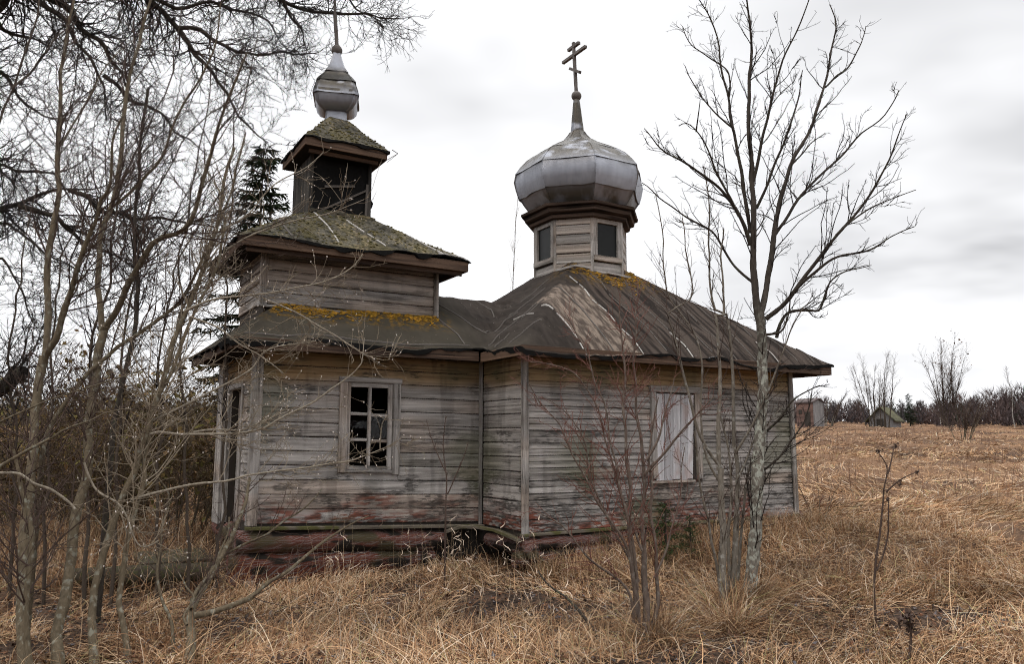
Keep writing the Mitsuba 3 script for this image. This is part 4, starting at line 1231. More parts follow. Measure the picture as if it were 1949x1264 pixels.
# ------------------------------------------------------------------ trees that the photograph shows stem by stem
TRACED = {
 'w1': [[(-3.53,5.9,0.02,44),(-3.74,6.13,0.45,43),(-3.87,6.31,0.81,42),(-3.99,6.49,1.21,40),(-4.06,6.6,1.46,39),(-4.13,6.73,1.77,38),(-4.22,6.87,2.14,37),(-4.27,7,2.48,36)],
  [(-4.26,6.98,2.41,33),(-4.26,7,2.54,32),(-4.26,7.02,2.61,32),(-4.28,7.03,2.7,31),(-4.31,7.06,2.88,30),(-4.39,7.13,3.26,28),(-4.41,7.18,3.58,26),(-4.41,7.23,3.9,24),(-4.43,7.28,4.17,23),(-4.49,7.31,4.37,22),(-4.51,7.34,4.59,21),(-4.55,7.41,5.04,18),(-4.6,7.44,5.29,17),(-4.65,7.48,5.51,16),(-4.63,7.51,5.73,15),(-4.63,7.55,6.03,13),(-4.63,7.6,6.4,11)],
  [(-4.26,6.98,2.41,30),(-4.2,6.94,2.55,28),(-4.14,6.92,2.6,28),(-4.05,6.85,2.87,25),(-3.97,6.81,3.05,23),(-3.86,6.73,3.32,20),(-3.75,6.67,3.54,18),(-3.67,6.63,3.69,16),(-3.63,6.59,3.85,14),(-3.55,6.56,3.94,13),(-3.5,6.46,4.31,9),(-3.4,6.4,4.51,7)],
  [(-3.51,5.9,0.09,24),(-3.63,5.98,0.7,20),(-3.64,6.02,0.98,18),(-3.72,6.05,1.23,17),(-3.82,6.07,1.44,15),(-3.9,6.1,1.66,14)],
  [(-3.78,5.7,1.52,15),(-3.6,5.77,1.64,12),(-3.47,5.82,1.73,11),(-3.34,5.87,1.83,9),(-3.22,5.91,1.89,7),(-3.11,5.95,1.95,6),(-2.94,6,1.97,4)],
  [(-4.13,6.2,1.86,9),(-3.94,6.26,1.97,8),(-3.77,6.3,2.06,7),(-3.56,6.36,2.14,6),(-3.33,6.42,2.22,5),(-3.15,6.46,2.29,4),(-3,6.5,2.36,4)],
  [(-4.53,7.4,4.67,11),(-4.44,7.5,5,9),(-4.37,7.57,5.28,8),(-4.34,7.62,5.45,7),(-4.24,7.7,5.72,6),(-4.05,7.8,6.04,4)]],
 'w2': [[(-3.34,6,0.06,41),(-3.48,6.18,0.39,41),(-3.51,6.29,0.59,40),(-3.56,6.43,0.86,40),(-3.62,6.56,1.15,39),(-3.64,6.7,1.46,38),(-3.71,6.81,1.73,38),(-3.76,6.9,1.95,37),(-3.8,6.99,2.18,36),(-3.84,7.12,2.54,36),(-3.86,7.2,2.75,35)],
  [(-3.86,7.2,2.75,29),(-3.91,7.23,2.91,28),(-3.98,7.29,3.24,27),(-4.01,7.34,3.56,25),(-4.03,7.36,3.7,25),(-3.97,7.41,3.98,24),(-3.97,7.47,4.29,22),(-3.97,7.51,4.57,21),(-3.99,7.56,4.87,20),(-4.01,7.61,5.24,19),(-4.02,7.64,5.46,18),(-3.99,7.69,5.77,16),(-3.98,7.72,5.94,16),(-3.94,7.76,6.22,15),(-3.9,7.8,6.52,13)],
  [(-3.86,7.2,2.75,31),(-3.74,7.16,2.9,29),(-3.58,7.1,3.2,27),(-3.48,7.06,3.37,25),(-3.38,7.02,3.49,24),(-3.27,7,3.59,23),(-3.07,6.96,3.63,21),(-2.8,6.82,4.24,16),(-2.62,6.71,4.76,12),(-2.41,6.6,5.22,8)],
  [(-3.98,7.5,4.06,15),(-3.79,7.47,4.24,14),(-3.66,7.44,4.36,13),(-3.53,7.42,4.49,13),(-3.37,7.37,4.86,11),(-3.21,7.33,5.18,10),(-2.97,7.26,5.65,8),(-2.91,7.2,6.1,6)]],
 'w3': [[(-3.14,6.1,0.03,31),(-3.22,6.2,0.27,31),(-3.31,6.31,0.53,30),(-3.31,6.38,0.73,29),(-3.28,6.48,0.98,28),(-3.26,6.61,1.33,26),(-3.22,6.66,1.47,26),(-3.19,6.76,1.75,25),(-3.17,6.85,2.03,24),(-3.14,6.94,2.31,22),(-3.1,7.07,2.74,21),(-3.05,7.13,2.93,20),(-2.96,7.26,3.39,18),(-2.9,7.38,3.82,16),(-2.92,7.5,4.29,15),(-2.86,7.6,4.7,13)],
  [(-3.18,6.8,1.77,16),(-3.08,6.83,1.8,15),(-2.93,6.86,1.79,14),(-2.7,6.92,1.78,13),(-2.47,6.97,1.79,12),(-2.27,7.02,1.83,11),(-2.12,7.06,1.92,10),(-1.99,7.09,1.99,9),(-1.85,7.13,2.08,8),(-1.73,7.16,2.17,8),(-1.53,7.21,2.31,6),(-1.41,7.25,2.47,5),(-1.41,7.3,2.71,4)],
  [(-2.88,7,1.8,12),(-2.74,7.08,1.82,11),(-2.51,7.19,1.82,8),(-2.43,7.23,1.86,8),(-2.27,7.32,1.94,6),(-2.11,7.4,2.01,4)],
  [(-3.19,6.9,1.9,12),(-3.04,6.98,2,11),(-2.79,7.1,2.16,10),(-2.56,7.21,2.32,9),(-2.45,7.27,2.41,8),(-2.36,7.33,2.57,7),(-2.18,7.41,2.65,6),(-1.93,7.5,2.69,5)]],
 'w4': [[(-2.94,6.2,0.01,23),(-3.02,6.29,0.25,22),(-3.14,6.39,0.52,21),(-3.16,6.47,0.74,21),(-3.16,6.53,0.91,20),(-3.15,6.61,1.15,19),(-3.15,6.69,1.39,19),(-3.17,6.73,1.53,18),(-3.18,6.76,1.65,18),(-3.15,6.81,1.78,17),(-3.21,6.86,1.96,17),(-3.09,6.98,2.35,16),(-3.02,7.09,2.74,14),(-2.92,7.2,3.12,13),(-2.82,7.3,3.51,12),(-2.83,7.4,3.91,11)],
  [(-3.19,6.6,1.22,13),(-3.06,6.64,1.28,13),(-2.87,6.7,1.33,12),(-2.67,6.76,1.36,11),(-2.47,6.81,1.38,10),(-2.32,6.86,1.43,9),(-2.11,6.91,1.46,8),(-1.93,6.96,1.48,8),(-1.67,7.03,1.52,7),(-1.5,7.07,1.53,6),(-1.32,7.12,1.59,5),(-1.21,7.15,1.64,5),(-1.03,7.2,1.75,4)],
  [(-1.22,7.2,1.64,7),(-1.2,7.14,1.86,5),(-1.14,7.1,1.96,3)],
  [(-3.89,5.9,1.49,12),(-3.79,5.97,1.48,12),(-3.68,6.03,1.39,12),(-3.57,6.1,1.35,12),(-3.43,6.2,1.2,11)],
  [(-3.39,6.2,1.55,9),(-3.29,6.22,1.37,8),(-3.15,6.24,1.25,8),(-3.05,6.26,1.09,7),(-3,6.27,0.98,6),(-2.93,6.28,0.9,6),(-2.8,6.3,0.95,5)],
  [(-2.71,6.3,2.8,9),(-2.54,6.37,2.89,9),(-2.39,6.42,2.93,8),(-2.16,6.5,2.98,7),(-1.93,6.58,3.04,6),(-1.67,6.67,3.11,5),(-1.45,6.74,3.24,5),(-1.35,6.8,3.4,4)],
  [(-2.16,6.6,2.94,9),(-1.89,6.68,2.84,8),(-1.64,6.76,2.7,6),(-1.45,6.82,2.57,5),(-1.28,6.87,2.47,4),(-1.15,6.9,2.45,3)],
  [(-2.74,6.5,2.79,10),(-2.53,6.59,2.68,8),(-2.35,6.66,2.56,7),(-2.15,6.74,2.45,5),(-2.02,6.8,2.32,4)],
  [(-3.25,7.4,2.73,14),(-3.23,7.43,2.94,13),(-3.09,7.48,3.31,11),(-2.93,7.54,3.78,9),(-2.71,7.58,3.98,8),(-2.45,7.63,4.31,6),(-2.15,7.67,4.52,5),(-1.98,7.7,4.7,4)],
  [(-2.81,7.4,3.59,10),(-2.48,7.45,3.79,8),(-2.18,7.5,3.91,7),(-1.78,7.55,4.02,5),(-1.47,7.6,4.19,3)]],
 'w5': [[(-2.67,6.4,0.05,14),(-2.77,6.52,0.25,13),(-2.93,6.67,0.52,12),(-3.01,6.79,0.75,11),(-3.06,6.91,0.99,9),(-3.06,7.01,1.19,8),(-3.22,7.11,1.41,7),(-3.33,7.2,1.6,6)]],
 'w6': [[(-4.03,6.7,1.49,21),(-4.07,6.77,1.72,20),(-3.99,6.87,2.01,19),(-3.84,6.99,2.32,18),(-3.73,7.05,2.45,18),(-3.6,7.12,2.62,17),(-3.5,7.16,2.72,17),(-3.36,7.22,2.85,16),(-3.2,7.3,3.02,15),(-3.02,7.47,3.63,13),(-2.88,7.64,4.28,11),(-2.81,7.8,4.97,9)]],
 'w7': [[(-3.92,7.6,1.42,26),(-3.93,7.63,1.58,25),(-3.94,7.69,1.86,25),(-3.93,7.79,2.29,23),(-3.89,7.85,2.62,23),(-3.9,7.9,2.88,22),(-3.92,7.95,3.11,21),(-3.95,8,3.38,20),(-4.05,8.07,3.81,19),(-4.11,8.15,4.25,18),(-4.13,8.23,4.7,17),(-4.14,8.25,4.85,17),(-4.17,8.32,5.26,16),(-4.18,8.4,5.75,14)]],
 'w8': [[(-2.42,6.05,0.05,37),(-2.55,6.38,0.23,34),(-2.63,6.62,0.38,32),(-2.63,6.9,0.54,28),(-2.61,7.13,0.69,25),(-2.6,7.37,0.87,22),(-2.6,7.6,1.06,18),(-2.63,7.9,1.34,13)],
  [(-2.53,6.4,0.35,26),(-2.45,6.45,0.35,25),(-2.34,6.54,0.37,23),(-2.17,6.66,0.44,21),(-2.06,6.77,0.54,18),(-1.93,6.86,0.61,16),(-1.84,6.94,0.69,14),(-1.68,7.07,0.83,11),(-1.53,7.17,0.93,8),(-1.32,7.3,1.04,5)],
  [(-2.61,7.2,0.7,14),(-2.48,7.29,0.77,12),(-2.32,7.38,0.84,11),(-2.15,7.5,0.98,9),(-1.99,7.6,1.09,7),(-1.87,7.7,1.25,5)],
  [(-2.59,6.5,0.38,18),(-2.64,6.65,0.47,16),(-2.61,6.99,0.63,13),(-2.63,7.27,0.82,9),(-2.69,7.5,1,6)],
  [(-2.54,6.3,0.3,11),(-2.61,6.39,0.36,10),(-2.61,6.53,0.44,8),(-2.69,6.63,0.52,7),(-2.85,6.8,0.64,5)]],
 's1': [[(-5.38,8,-0.44,25),(-5.56,8.04,0.87,21),(-5.77,8.12,3.62,16),(-5.68,8.16,5.21,12),(-5.58,8.17,5.61,11),(-5.5,8.18,5.85,11),(-5.43,8.18,6.17,10),(-5.38,8.19,6.47,10),(-5.36,8.2,6.83,9)],
  [(-5.52,8.1,5.61,14),(-5.35,8.19,5.92,11),(-5.23,8.25,6.17,9),(-5.14,8.32,6.44,8),(-5,8.4,6.77,5)]],
 's2': [[(-4.86,8.3,0.52,16),(-4.99,8.37,1.94,12),(-5.06,8.42,3.1,9),(-5.06,8.44,3.4,9),(-5.07,8.45,3.72,8),(-5.03,8.46,3.83,7),(-4.91,8.48,4.19,7),(-4.84,8.5,4.76,5)]],
 's3': [[(-3.56,8.8,0.28,18),(-3.76,8.91,1.95,14),(-3.91,8.99,3.19,12),(-3.97,9.04,3.96,10),(-3.93,9.06,4.36,10),(-3.88,9.09,4.97,9),(-3.81,9.13,5.59,7),(-3.82,9.17,6.23,6),(-3.84,9.2,6.88,5)]],
 's4': [[(-3.3,9,0.36,17),(-3.36,9.08,1.96,14),(-3.44,9.13,2.96,12),(-3.48,9.17,3.86,10),(-3.48,9.19,4.4,10),(-3.5,9.23,5.22,8),(-3.36,9.26,6.06,7),(-3.31,9.3,6.94,5)]],
 's5': [[(-4.16,8.3,0.31,18),(-4.26,8.47,1.66,15),(-4.36,8.62,3.01,12),(-4.34,8.72,3.88,11),(-4.24,8.79,4.53,9),(-4.05,8.85,5.07,8),(-3.78,8.9,5.56,7),(-3.43,8.95,5.85,6),(-3.08,9,6.15,5)]],
 's6': [[(-4.39,8.2,0.22,20),(-4.54,8.34,1.66,17),(-4.62,8.46,2.87,14),(-4.53,8.52,3.59,13),(-4.54,8.59,4.35,11),(-4.45,8.64,5,10),(-4.2,8.7,5.6,8),(-4.07,8.75,6.22,7),(-4.04,8.8,6.93,5)]],
 's7': [[(-3.78,8.5,0.27,17),(-3.9,8.64,1.66,14),(-3.99,8.75,2.85,11),(-3.98,8.8,3.41,10),(-3.85,8.85,3.92,9),(-3.6,8.9,4.44,8),(-3.32,8.95,4.91,6),(-2.91,9,5.33,5)]],
 's8': [[(-5.4,8.6,0.15,18),(-5.54,8.7,1.66,14),(-5.78,8.78,3.16,10),(-5.7,8.82,3.8,8),(-5.68,8.84,4.16,7),(-5.69,8.86,4.46,7),(-5.8,8.9,5.23,5)]],
 'big': [[(-8.79,10.2,0.14,292),(-8.81,10.2,1.98,265),(-8.7,10.2,4.1,235),(-8.33,10.2,5.96,209),(-7.67,10.2,7.44,187),(-7.16,10.2,8.4,173),(-6.77,10.2,9.97,153)],
  [(-7.67,10.2,7.44,80),(-7.16,10.43,8.38,60),(-6.75,10.55,8.13,49),(-6.55,10.61,7.97,44),(-6.46,10.66,7.8,40),(-6.22,10.72,7.65,34),(-5.99,10.8,7.38,26),(-5.85,10.87,7.12,19),(-5.74,10.92,6.91,14),(-5.62,11,6.59,7)],
  [(-7.67,10.2,7.44,60),(-7.15,10.31,8.23,45),(-6.7,10.38,7.92,37),(-6.46,10.42,7.66,31),(-6.38,10.44,7.48,28),(-6.21,10.47,7.34,24),(-6.1,10.5,7.13,21),(-5.96,10.52,6.95,17),(-5.9,10.56,6.68,13),(-5.86,10.6,6.3,7)],
  [(-5.94,10.5,6.94,31),(-5.8,10.58,6.83,28),(-5.65,10.65,6.75,26),(-5.45,10.75,6.64,23),(-5.24,10.85,6.53,19),(-4.98,10.99,6.29,14),(-4.57,11.2,5.96,7)],
  [(-8.91,10.2,4.69,45),(-8.01,10.34,5.33,32),(-7.22,10.44,5.58,23),(-6.96,10.47,5.5,20),(-6.75,10.49,5.49,17),(-6.5,10.52,5.45,14),(-6.29,10.55,5.57,11),(-6.16,10.57,5.68,9),(-5.99,10.6,5.88,7)],
  [(-8.92,10.2,4.1,60),(-8.03,10.46,4.69,44),(-7.3,10.64,4.99,32),(-7.07,10.7,5.1,28),(-6.91,10.74,5.2,25),(-6.67,10.8,5.3,21),(-6.45,10.85,5.35,18),(-6.22,10.89,5.39,14),(-5.96,10.95,5.46,10),(-5.73,11,5.48,7)],
  [(-6.86,10.4,4.97,41),(-6.49,10.56,4.85,32),(-6.35,10.64,4.7,28),(-6.14,10.74,4.56,22),(-5.86,10.86,4.42,15),(-5.5,11,4.27,7)],
  [(-6.3,10.6,5.25,36),(-6.05,10.68,5.11,32),(-5.84,10.74,5,29),(-5.67,10.79,4.98,27),(-5.41,10.87,4.93,24),(-5.18,10.93,4.91,21),(-4.51,11.1,4.88,12),(-4.15,11.2,4.81,7)],
  [(-7.16,10.2,8.4,70),(-6.11,10.45,8.56,55),(-5.26,10.67,8.08,42),(-5.15,10.71,7.95,39),(-4.94,10.77,7.76,35),(-4.78,10.84,7.51,31),(-4.58,10.9,7.32,27),(-4.41,10.96,7.08,23),(-4.28,11.02,6.84,19),(-4.1,11.09,6.56,15),(-3.95,11.14,6.38,11),(-3.71,11.2,6.2,7)],
  [(-4.87,10.5,7.67,34),(-4.58,10.61,7.71,30),(-4.41,10.68,7.61,27),(-4.29,10.74,7.54,25),(-4.09,10.82,7.46,22),(-3.81,10.91,7.47,18),(-3.55,11.01,7.54,15),(-3.25,11.11,7.61,11),(-2.97,11.2,7.66,7)],
  [(-6.02,10.3,8.46,41),(-5.43,10.5,8.34,34),(-5.19,10.6,8.11,30),(-4.88,10.69,8.09,27),(-4.66,10.76,8.17,24),(-4.41,10.84,8.22,21),(-4.09,10.93,8.19,18),(-3.87,11,8.12,15),(-3.7,11.06,7.99,13),(-3.56,11.13,7.77,10),(-3.35,11.2,7.66,7)],
  [(-6.08,10.4,8.53,64),(-4.95,10.71,9.24,49),(-3.98,10.95,8.89,37),(-3.59,11.08,8.47,31),(-3.36,11.14,8.35,28),(-3.19,11.18,8.31,25),(-2.98,11.23,8.3,23),(-2.75,11.28,8.38,20),(-2.56,11.32,8.35,18),(-2.33,11.37,8.41,15),(-2.03,11.44,8.33,11),(-1.73,11.5,8.4,8)],
  [(-3.47,10.9,8.3,26),(-3.36,11.01,8.13,19),(-3.26,11.1,7.99,14),(-3.22,11.2,7.81,8)],
  [(-4.9,10.6,9.17,43),(-3.36,10.97,9.34,28),(-2.74,11.14,8.92,20),(-2.55,11.24,8.54,15),(-2.45,11.28,8.41,13),(-2.28,11.32,8.35,11),(-2.08,11.37,8.29,9),(-2,11.4,8.18,8)],
  [(-8.87,10.2,5.58,55),(-7.98,10.39,6.98,33),(-7.36,10.46,6.99,24),(-7.25,10.48,6.85,22),(-7.09,10.51,6.6,18),(-6.82,10.54,6.43,14),(-6.6,10.57,6.34,11),(-6.31,10.6,6.28,7)],
  [(-8.88,10.2,3.24,40),(-8.09,10.45,4.61,27),(-7.24,10.58,4.77,19),(-6.99,10.62,4.64,17),(-6.74,10.66,4.48,15),(-6.57,10.7,4.35,13),(-6.23,10.75,4.16,10),(-5.95,10.8,3.95,7)],
  [(-8.87,10.2,3.1,35),(-8.1,10.32,4.28,23),(-7.11,10.41,4.22,16),(-6.89,10.43,3.97,13),(-6.73,10.45,3.73,11),(-6.66,10.47,3.54,9),(-6.48,10.5,3.2,6)],
  [(-8.62,10,1.31,109),(-7.34,9.89,2.04,93),(-6.57,9.83,2.33,85),(-6.43,9.82,2.45,83),(-6.32,9.81,2.51,82),(-6.19,9.8,2.58,80)],
  [(-6.59,10,2.43,61),(-6.48,9.93,2.57,52),(-6.42,9.9,2.64,47)],
  [(-7.67,10.2,7.44,49),(-7.62,10.5,7.93,38),(-7.58,10.68,7.81,32),(-7.43,10.88,7.8,24),(-7.27,11.08,7.83,17),(-7.14,11.3,7.7,8)]],
 'rowan': [[(2.48,8.4,0.02,69),(2.56,8.42,0.5,66),(2.63,8.44,1.21,62),(2.72,8.46,1.94,58),(2.77,8.48,2.52,55),(2.77,8.49,2.87,53),(2.75,8.5,3.17,51)],
  [(2.75,8.5,3.17,41),(2.73,8.5,3.37,39),(2.72,8.5,3.82,35),(2.74,8.5,4.13,32),(2.76,8.5,4.6,28),(2.75,8.5,4.86,26),(2.73,8.5,5.3,22),(2.77,8.5,5.89,18),(2.81,8.5,6.22,15),(2.8,8.5,6.72,11),(2.78,8.5,7.02,9)],
  [(2.77,8.5,3.09,35),(2.87,8.54,3.43,32),(2.98,8.59,3.94,29),(3.01,8.61,4.1,27),(3.18,8.66,4.66,23),(3.27,8.69,4.93,21),(3.52,8.74,5.34,18),(3.77,8.8,5.97,14),(3.89,8.84,6.4,11),(3.98,8.87,6.76,8),(3.94,8.9,7.08,6)],
  [(2.77,8.5,4.67,19),(2.89,8.45,5.22,16),(3.05,8.39,5.84,12),(3.18,8.36,6.18,10),(3.34,8.33,6.52,8),(3.45,8.3,6.83,7)],
  [(2.79,8.5,4.35,17),(2.96,8.34,4.8,13),(3.1,8.2,5.21,10),(3.19,8.06,5.58,7),(3.21,8,5.77,5)],
  [(2.7,8.5,3.92,23),(2.6,8.44,4.18,20),(2.35,8.35,4.49,16),(2,8.25,4.74,12),(1.76,8.19,4.87,9),(1.61,8.15,4.97,7),(1.45,8.1,5.12,5)],
  [(2.53,8.3,4.2,16),(2.43,8.24,4.36,14),(2.24,8.13,4.63,11),(2.01,7.98,5.03,7),(1.88,7.93,5.11,6),(1.79,7.9,5.07,5)],
  [(2.01,8,5.06,9),(2.04,7.9,5.38,4)],
  [(2.72,8.5,3.49,17),(2.53,8.57,3.69,15),(2.3,8.68,4.12,12),(2.02,8.76,4.33,10),(1.73,8.85,4.62,7),(1.55,8.9,4.77,5)],
  [(2.71,8.5,4.07,23),(2.67,8.61,4.7,20),(2.63,8.71,5.32,16),(2.6,8.77,5.75,14),(2.54,8.84,6.19,11),(2.53,8.9,6.6,9),(2.32,9,7.23,6)],
  [(2.66,8.8,5.43,12),(2.36,8.95,5.83,9),(2.23,9.03,6.11,7),(2.17,9.1,6.36,5)],
  [(2.64,8.9,5.84,11),(2.68,8.98,6.19,9),(2.42,9.08,6.49,8),(2.24,9.14,6.7,6),(2.18,9.2,6.95,5)],
  [(2.84,8.5,3.08,26),(3.1,8.43,3.32,23),(3.29,8.37,3.58,20),(3.57,8.29,3.95,17),(3.82,8.21,4.23,14),(3.99,8.16,4.49,11),(4.14,8.09,4.8,9),(4.23,8.04,5.08,6),(4.31,8,5.25,5)],
  [(3.11,8.3,3.36,18),(3.31,8.19,3.57,15),(3.56,8.08,3.69,12),(3.8,7.99,3.73,10),(3.99,7.89,3.85,7),(4.2,7.8,3.94,5)],
  [(3.02,8.6,4.07,19),(3.3,8.68,4.47,16),(3.59,8.75,4.78,14),(3.96,8.82,5.11,12),(4.19,8.87,5.36,10),(4.45,8.92,5.55,8),(4.65,8.97,5.81,7),(4.76,9,5.99,6)],
  [(2.95,8.5,2.87,20),(3.1,8.54,3.16,17),(3.44,8.58,3.17,14),(3.63,8.63,3.52,10),(3.93,8.67,3.68,7),(4.15,8.7,3.72,5)],
  [(3.77,8.8,5.93,12),(4.06,8.91,6.22,10),(4.27,8.99,6.48,8),(4.44,9.1,6.89,5)],
  [(3.25,8.7,4.9,12),(3.51,8.8,5.16,8),(3.78,8.9,5.4,5)],
  [(2.76,8.5,2.9,16),(2.94,8.47,2.91,13),(3.08,8.4,3.26,7)],
  [(3.45,8,3.88,11),(3.77,7.91,4.14,8),(4,7.85,4.24,6),(4.23,7.8,4.32,4)],
  [(2.72,8.5,1.77,14),(2.93,8.38,2,11),(3.05,8.3,2.16,8),(3.27,8.2,2.3,6)],
  [(2.69,8.5,1.38,13),(2.99,8.42,1.66,10),(3.15,8.36,1.94,7),(3.23,8.3,2.28,5)]],
 'sap': [[(2.15,8.1,0.01,47),(2.16,8.15,0.34,42),(2.18,8.21,0.74,37),(2.21,8.3,1.42,28)],
  [(2.21,8.3,1.42,25),(2.22,8.35,1.88,22),(2.27,8.43,2.55,18),(2.27,8.49,3.11,14),(2.37,8.5,3.11,14),(2.38,8.55,3.6,10),(2.39,8.57,3.85,9),(2.42,8.6,4.14,7)],
  [(2.21,8.3,1.48,17),(2.02,8.27,1.74,16),(1.9,8.23,2.09,14),(1.75,8.16,2.7,12),(1.67,8.12,3.05,10),(1.93,8.09,3.26,9),(1.89,8.05,3.58,7),(1.81,8,4.09,5)],
  [(2.21,8.3,1.3,14),(2.05,8.28,1.62,13),(2,8.25,2.09,11),(2.03,8.22,2.47,10),(1.95,8.2,2.88,9),(1.66,8.16,3.34,8),(1.64,8.14,3.76,7),(1.56,8.1,4.37,5)],
  [(2.32,8.4,0.2,34),(2.36,8.43,0.43,32),(2.42,8.51,1,27),(2.45,8.55,1.29,24),(2.46,8.6,1.65,21)],
  [(2.46,8.6,1.65,21),(2.47,8.65,2.51,17),(2.45,8.69,3.14,14),(2.33,8.7,3.2,13),(2.28,8.73,3.64,11),(2.31,8.77,4.46,8),(2.28,8.8,4.96,6)],
  [(2.44,8.5,1.59,14),(2.64,8.43,1.94,12),(2.78,8.37,2.27,10),(3.01,8.25,2.89,7),(3.15,8.2,3.15,5)],
  [(2.44,8.5,1.29,12),(2.62,8.53,1.65,10),(2.74,8.56,2.01,8),(2.74,8.6,2.44,5)],
  [(2.15,8.2,0.19,17),(2.09,8.14,0.53,15),(2,8.07,0.87,13),(1.89,7.97,1.43,11),(1.86,7.9,1.82,9)],
  [(2.3,8.4,0.16,20),(2.3,8.43,0.72,17),(2.35,8.45,1.18,14),(2.35,8.47,1.53,12),(2.27,8.5,2.1,8)],
  [(2.42,8.5,0.25,19),(2.49,8.56,0.82,15),(2.57,8.61,1.29,12),(2.79,8.66,1.8,9),(3.04,8.7,2.1,7)]],
 'bush': [[(1.14,6.8,0.08,32),(1.15,6.91,0.44,28),(1.16,6.97,0.66,25),(1.18,7.1,1.12,19),(1.22,7.2,1.51,15)],
  [(1.22,7.2,1.51,17),(1.17,7.3,2.05,13),(1.18,7.39,2.58,10),(1.21,7.45,2.94,7),(1.25,7.5,3.28,5)],
  [(1.08,6.8,0.09,25),(1.06,6.87,0.45,23),(1.04,6.95,0.9,20),(1.05,7.03,1.37,17),(1.03,7.1,1.86,13),(1.05,7.2,2.48,9),(1.02,7.26,2.91,7),(1.05,7.3,3.16,5)],
  [(1.06,6.8,0.28,17),(1.06,6.82,0.68,15),(0.91,6.85,1.48,11),(0.83,6.87,1.98,8),(0.65,6.89,2.53,6),(0.5,6.9,2.85,4)],
  [(1.05,6.8,0.26,17),(1.01,6.78,0.74,14),(0.71,6.75,1.25,10),(0.43,6.72,1.81,6),(0.14,6.7,2.21,4)],
  [(1.04,6.8,0.21,14),(0.98,6.76,0.47,12),(0.65,6.7,0.75,9),(0.41,6.65,1.03,6),(0.14,6.6,1.17,4)],
  [(1.2,7.1,1.42,16),(1.37,7.05,1.62,13),(1.61,6.97,1.91,8),(1.82,6.9,2.13,4)],
  [(1.23,7.1,1.56,13),(1.31,7.14,1.69,11),(1.4,7.2,1.92,9),(1.54,7.3,2.33,4)],
  [(1.19,6.9,0.1,21),(1.26,6.95,0.39,19),(1.27,7,0.7,16),(1.25,7.06,1.13,13),(1.25,7.11,1.47,11),(1.36,7.2,2.12,6)],
  [(1.11,6.9,0.53,12),(0.91,6.88,0.91,10),(0.7,6.85,1.38,8),(0.58,6.82,1.86,6),(0.26,6.8,2.1,4)],
  [(1.14,6.9,0.79,11),(0.93,6.96,1.37,9),(0.86,6.99,1.69,8),(0.6,7.06,2.32,5),(0.17,7.1,2.45,4)],
  [(1.24,6.9,0.56,11),(1.39,7,0.89,9),(1.52,7.1,1.27,6),(1.58,7.2,1.66,4)]],
 'fallen': [[(0.73,6.9,0.04,19),(0.63,7.05,0.2,15),(0.49,7.18,0.32,12),(0.37,7.28,0.39,9),(0.25,7.4,0.52,6)]],
 'weed': [[(3.43,7.6,0.09,13),(3.49,7.63,0.52,11),(3.59,7.66,1.01,9),(3.65,7.68,1.26,7),(3.7,7.69,1.46,6),(3.62,7.7,1.62,5)],
  [(3.61,7.6,1.22,10),(3.73,7.55,1.33,7),(3.88,7.5,1.42,4)],
  [(3.66,7.65,1.39,8),(3.75,7.68,1.57,5),(3.79,7.7,1.67,4)],
  [(3.47,7.6,0.48,10),(3.62,7.6,0.87,7),(3.63,7.6,1.17,4)]],
 'thistle': [[(2.99,6.1,0.07,12),(3.01,6.1,0.23,10),(3.01,6.1,0.42,7)]],
 'shoot': [[(-0.76,9,0.77,11),(-0.75,9.11,1.23,9),(-0.8,9.2,1.59,7),(-0.79,9.3,2.02,5)],
  [(-0.75,9.1,1.11,9),(-0.58,9.16,1.47,6),(-0.51,9.2,1.71,4)],
  [(-0.76,9.1,1.35,9),(-0.93,9.22,1.71,6),(-1.02,9.3,1.96,4)]],
}



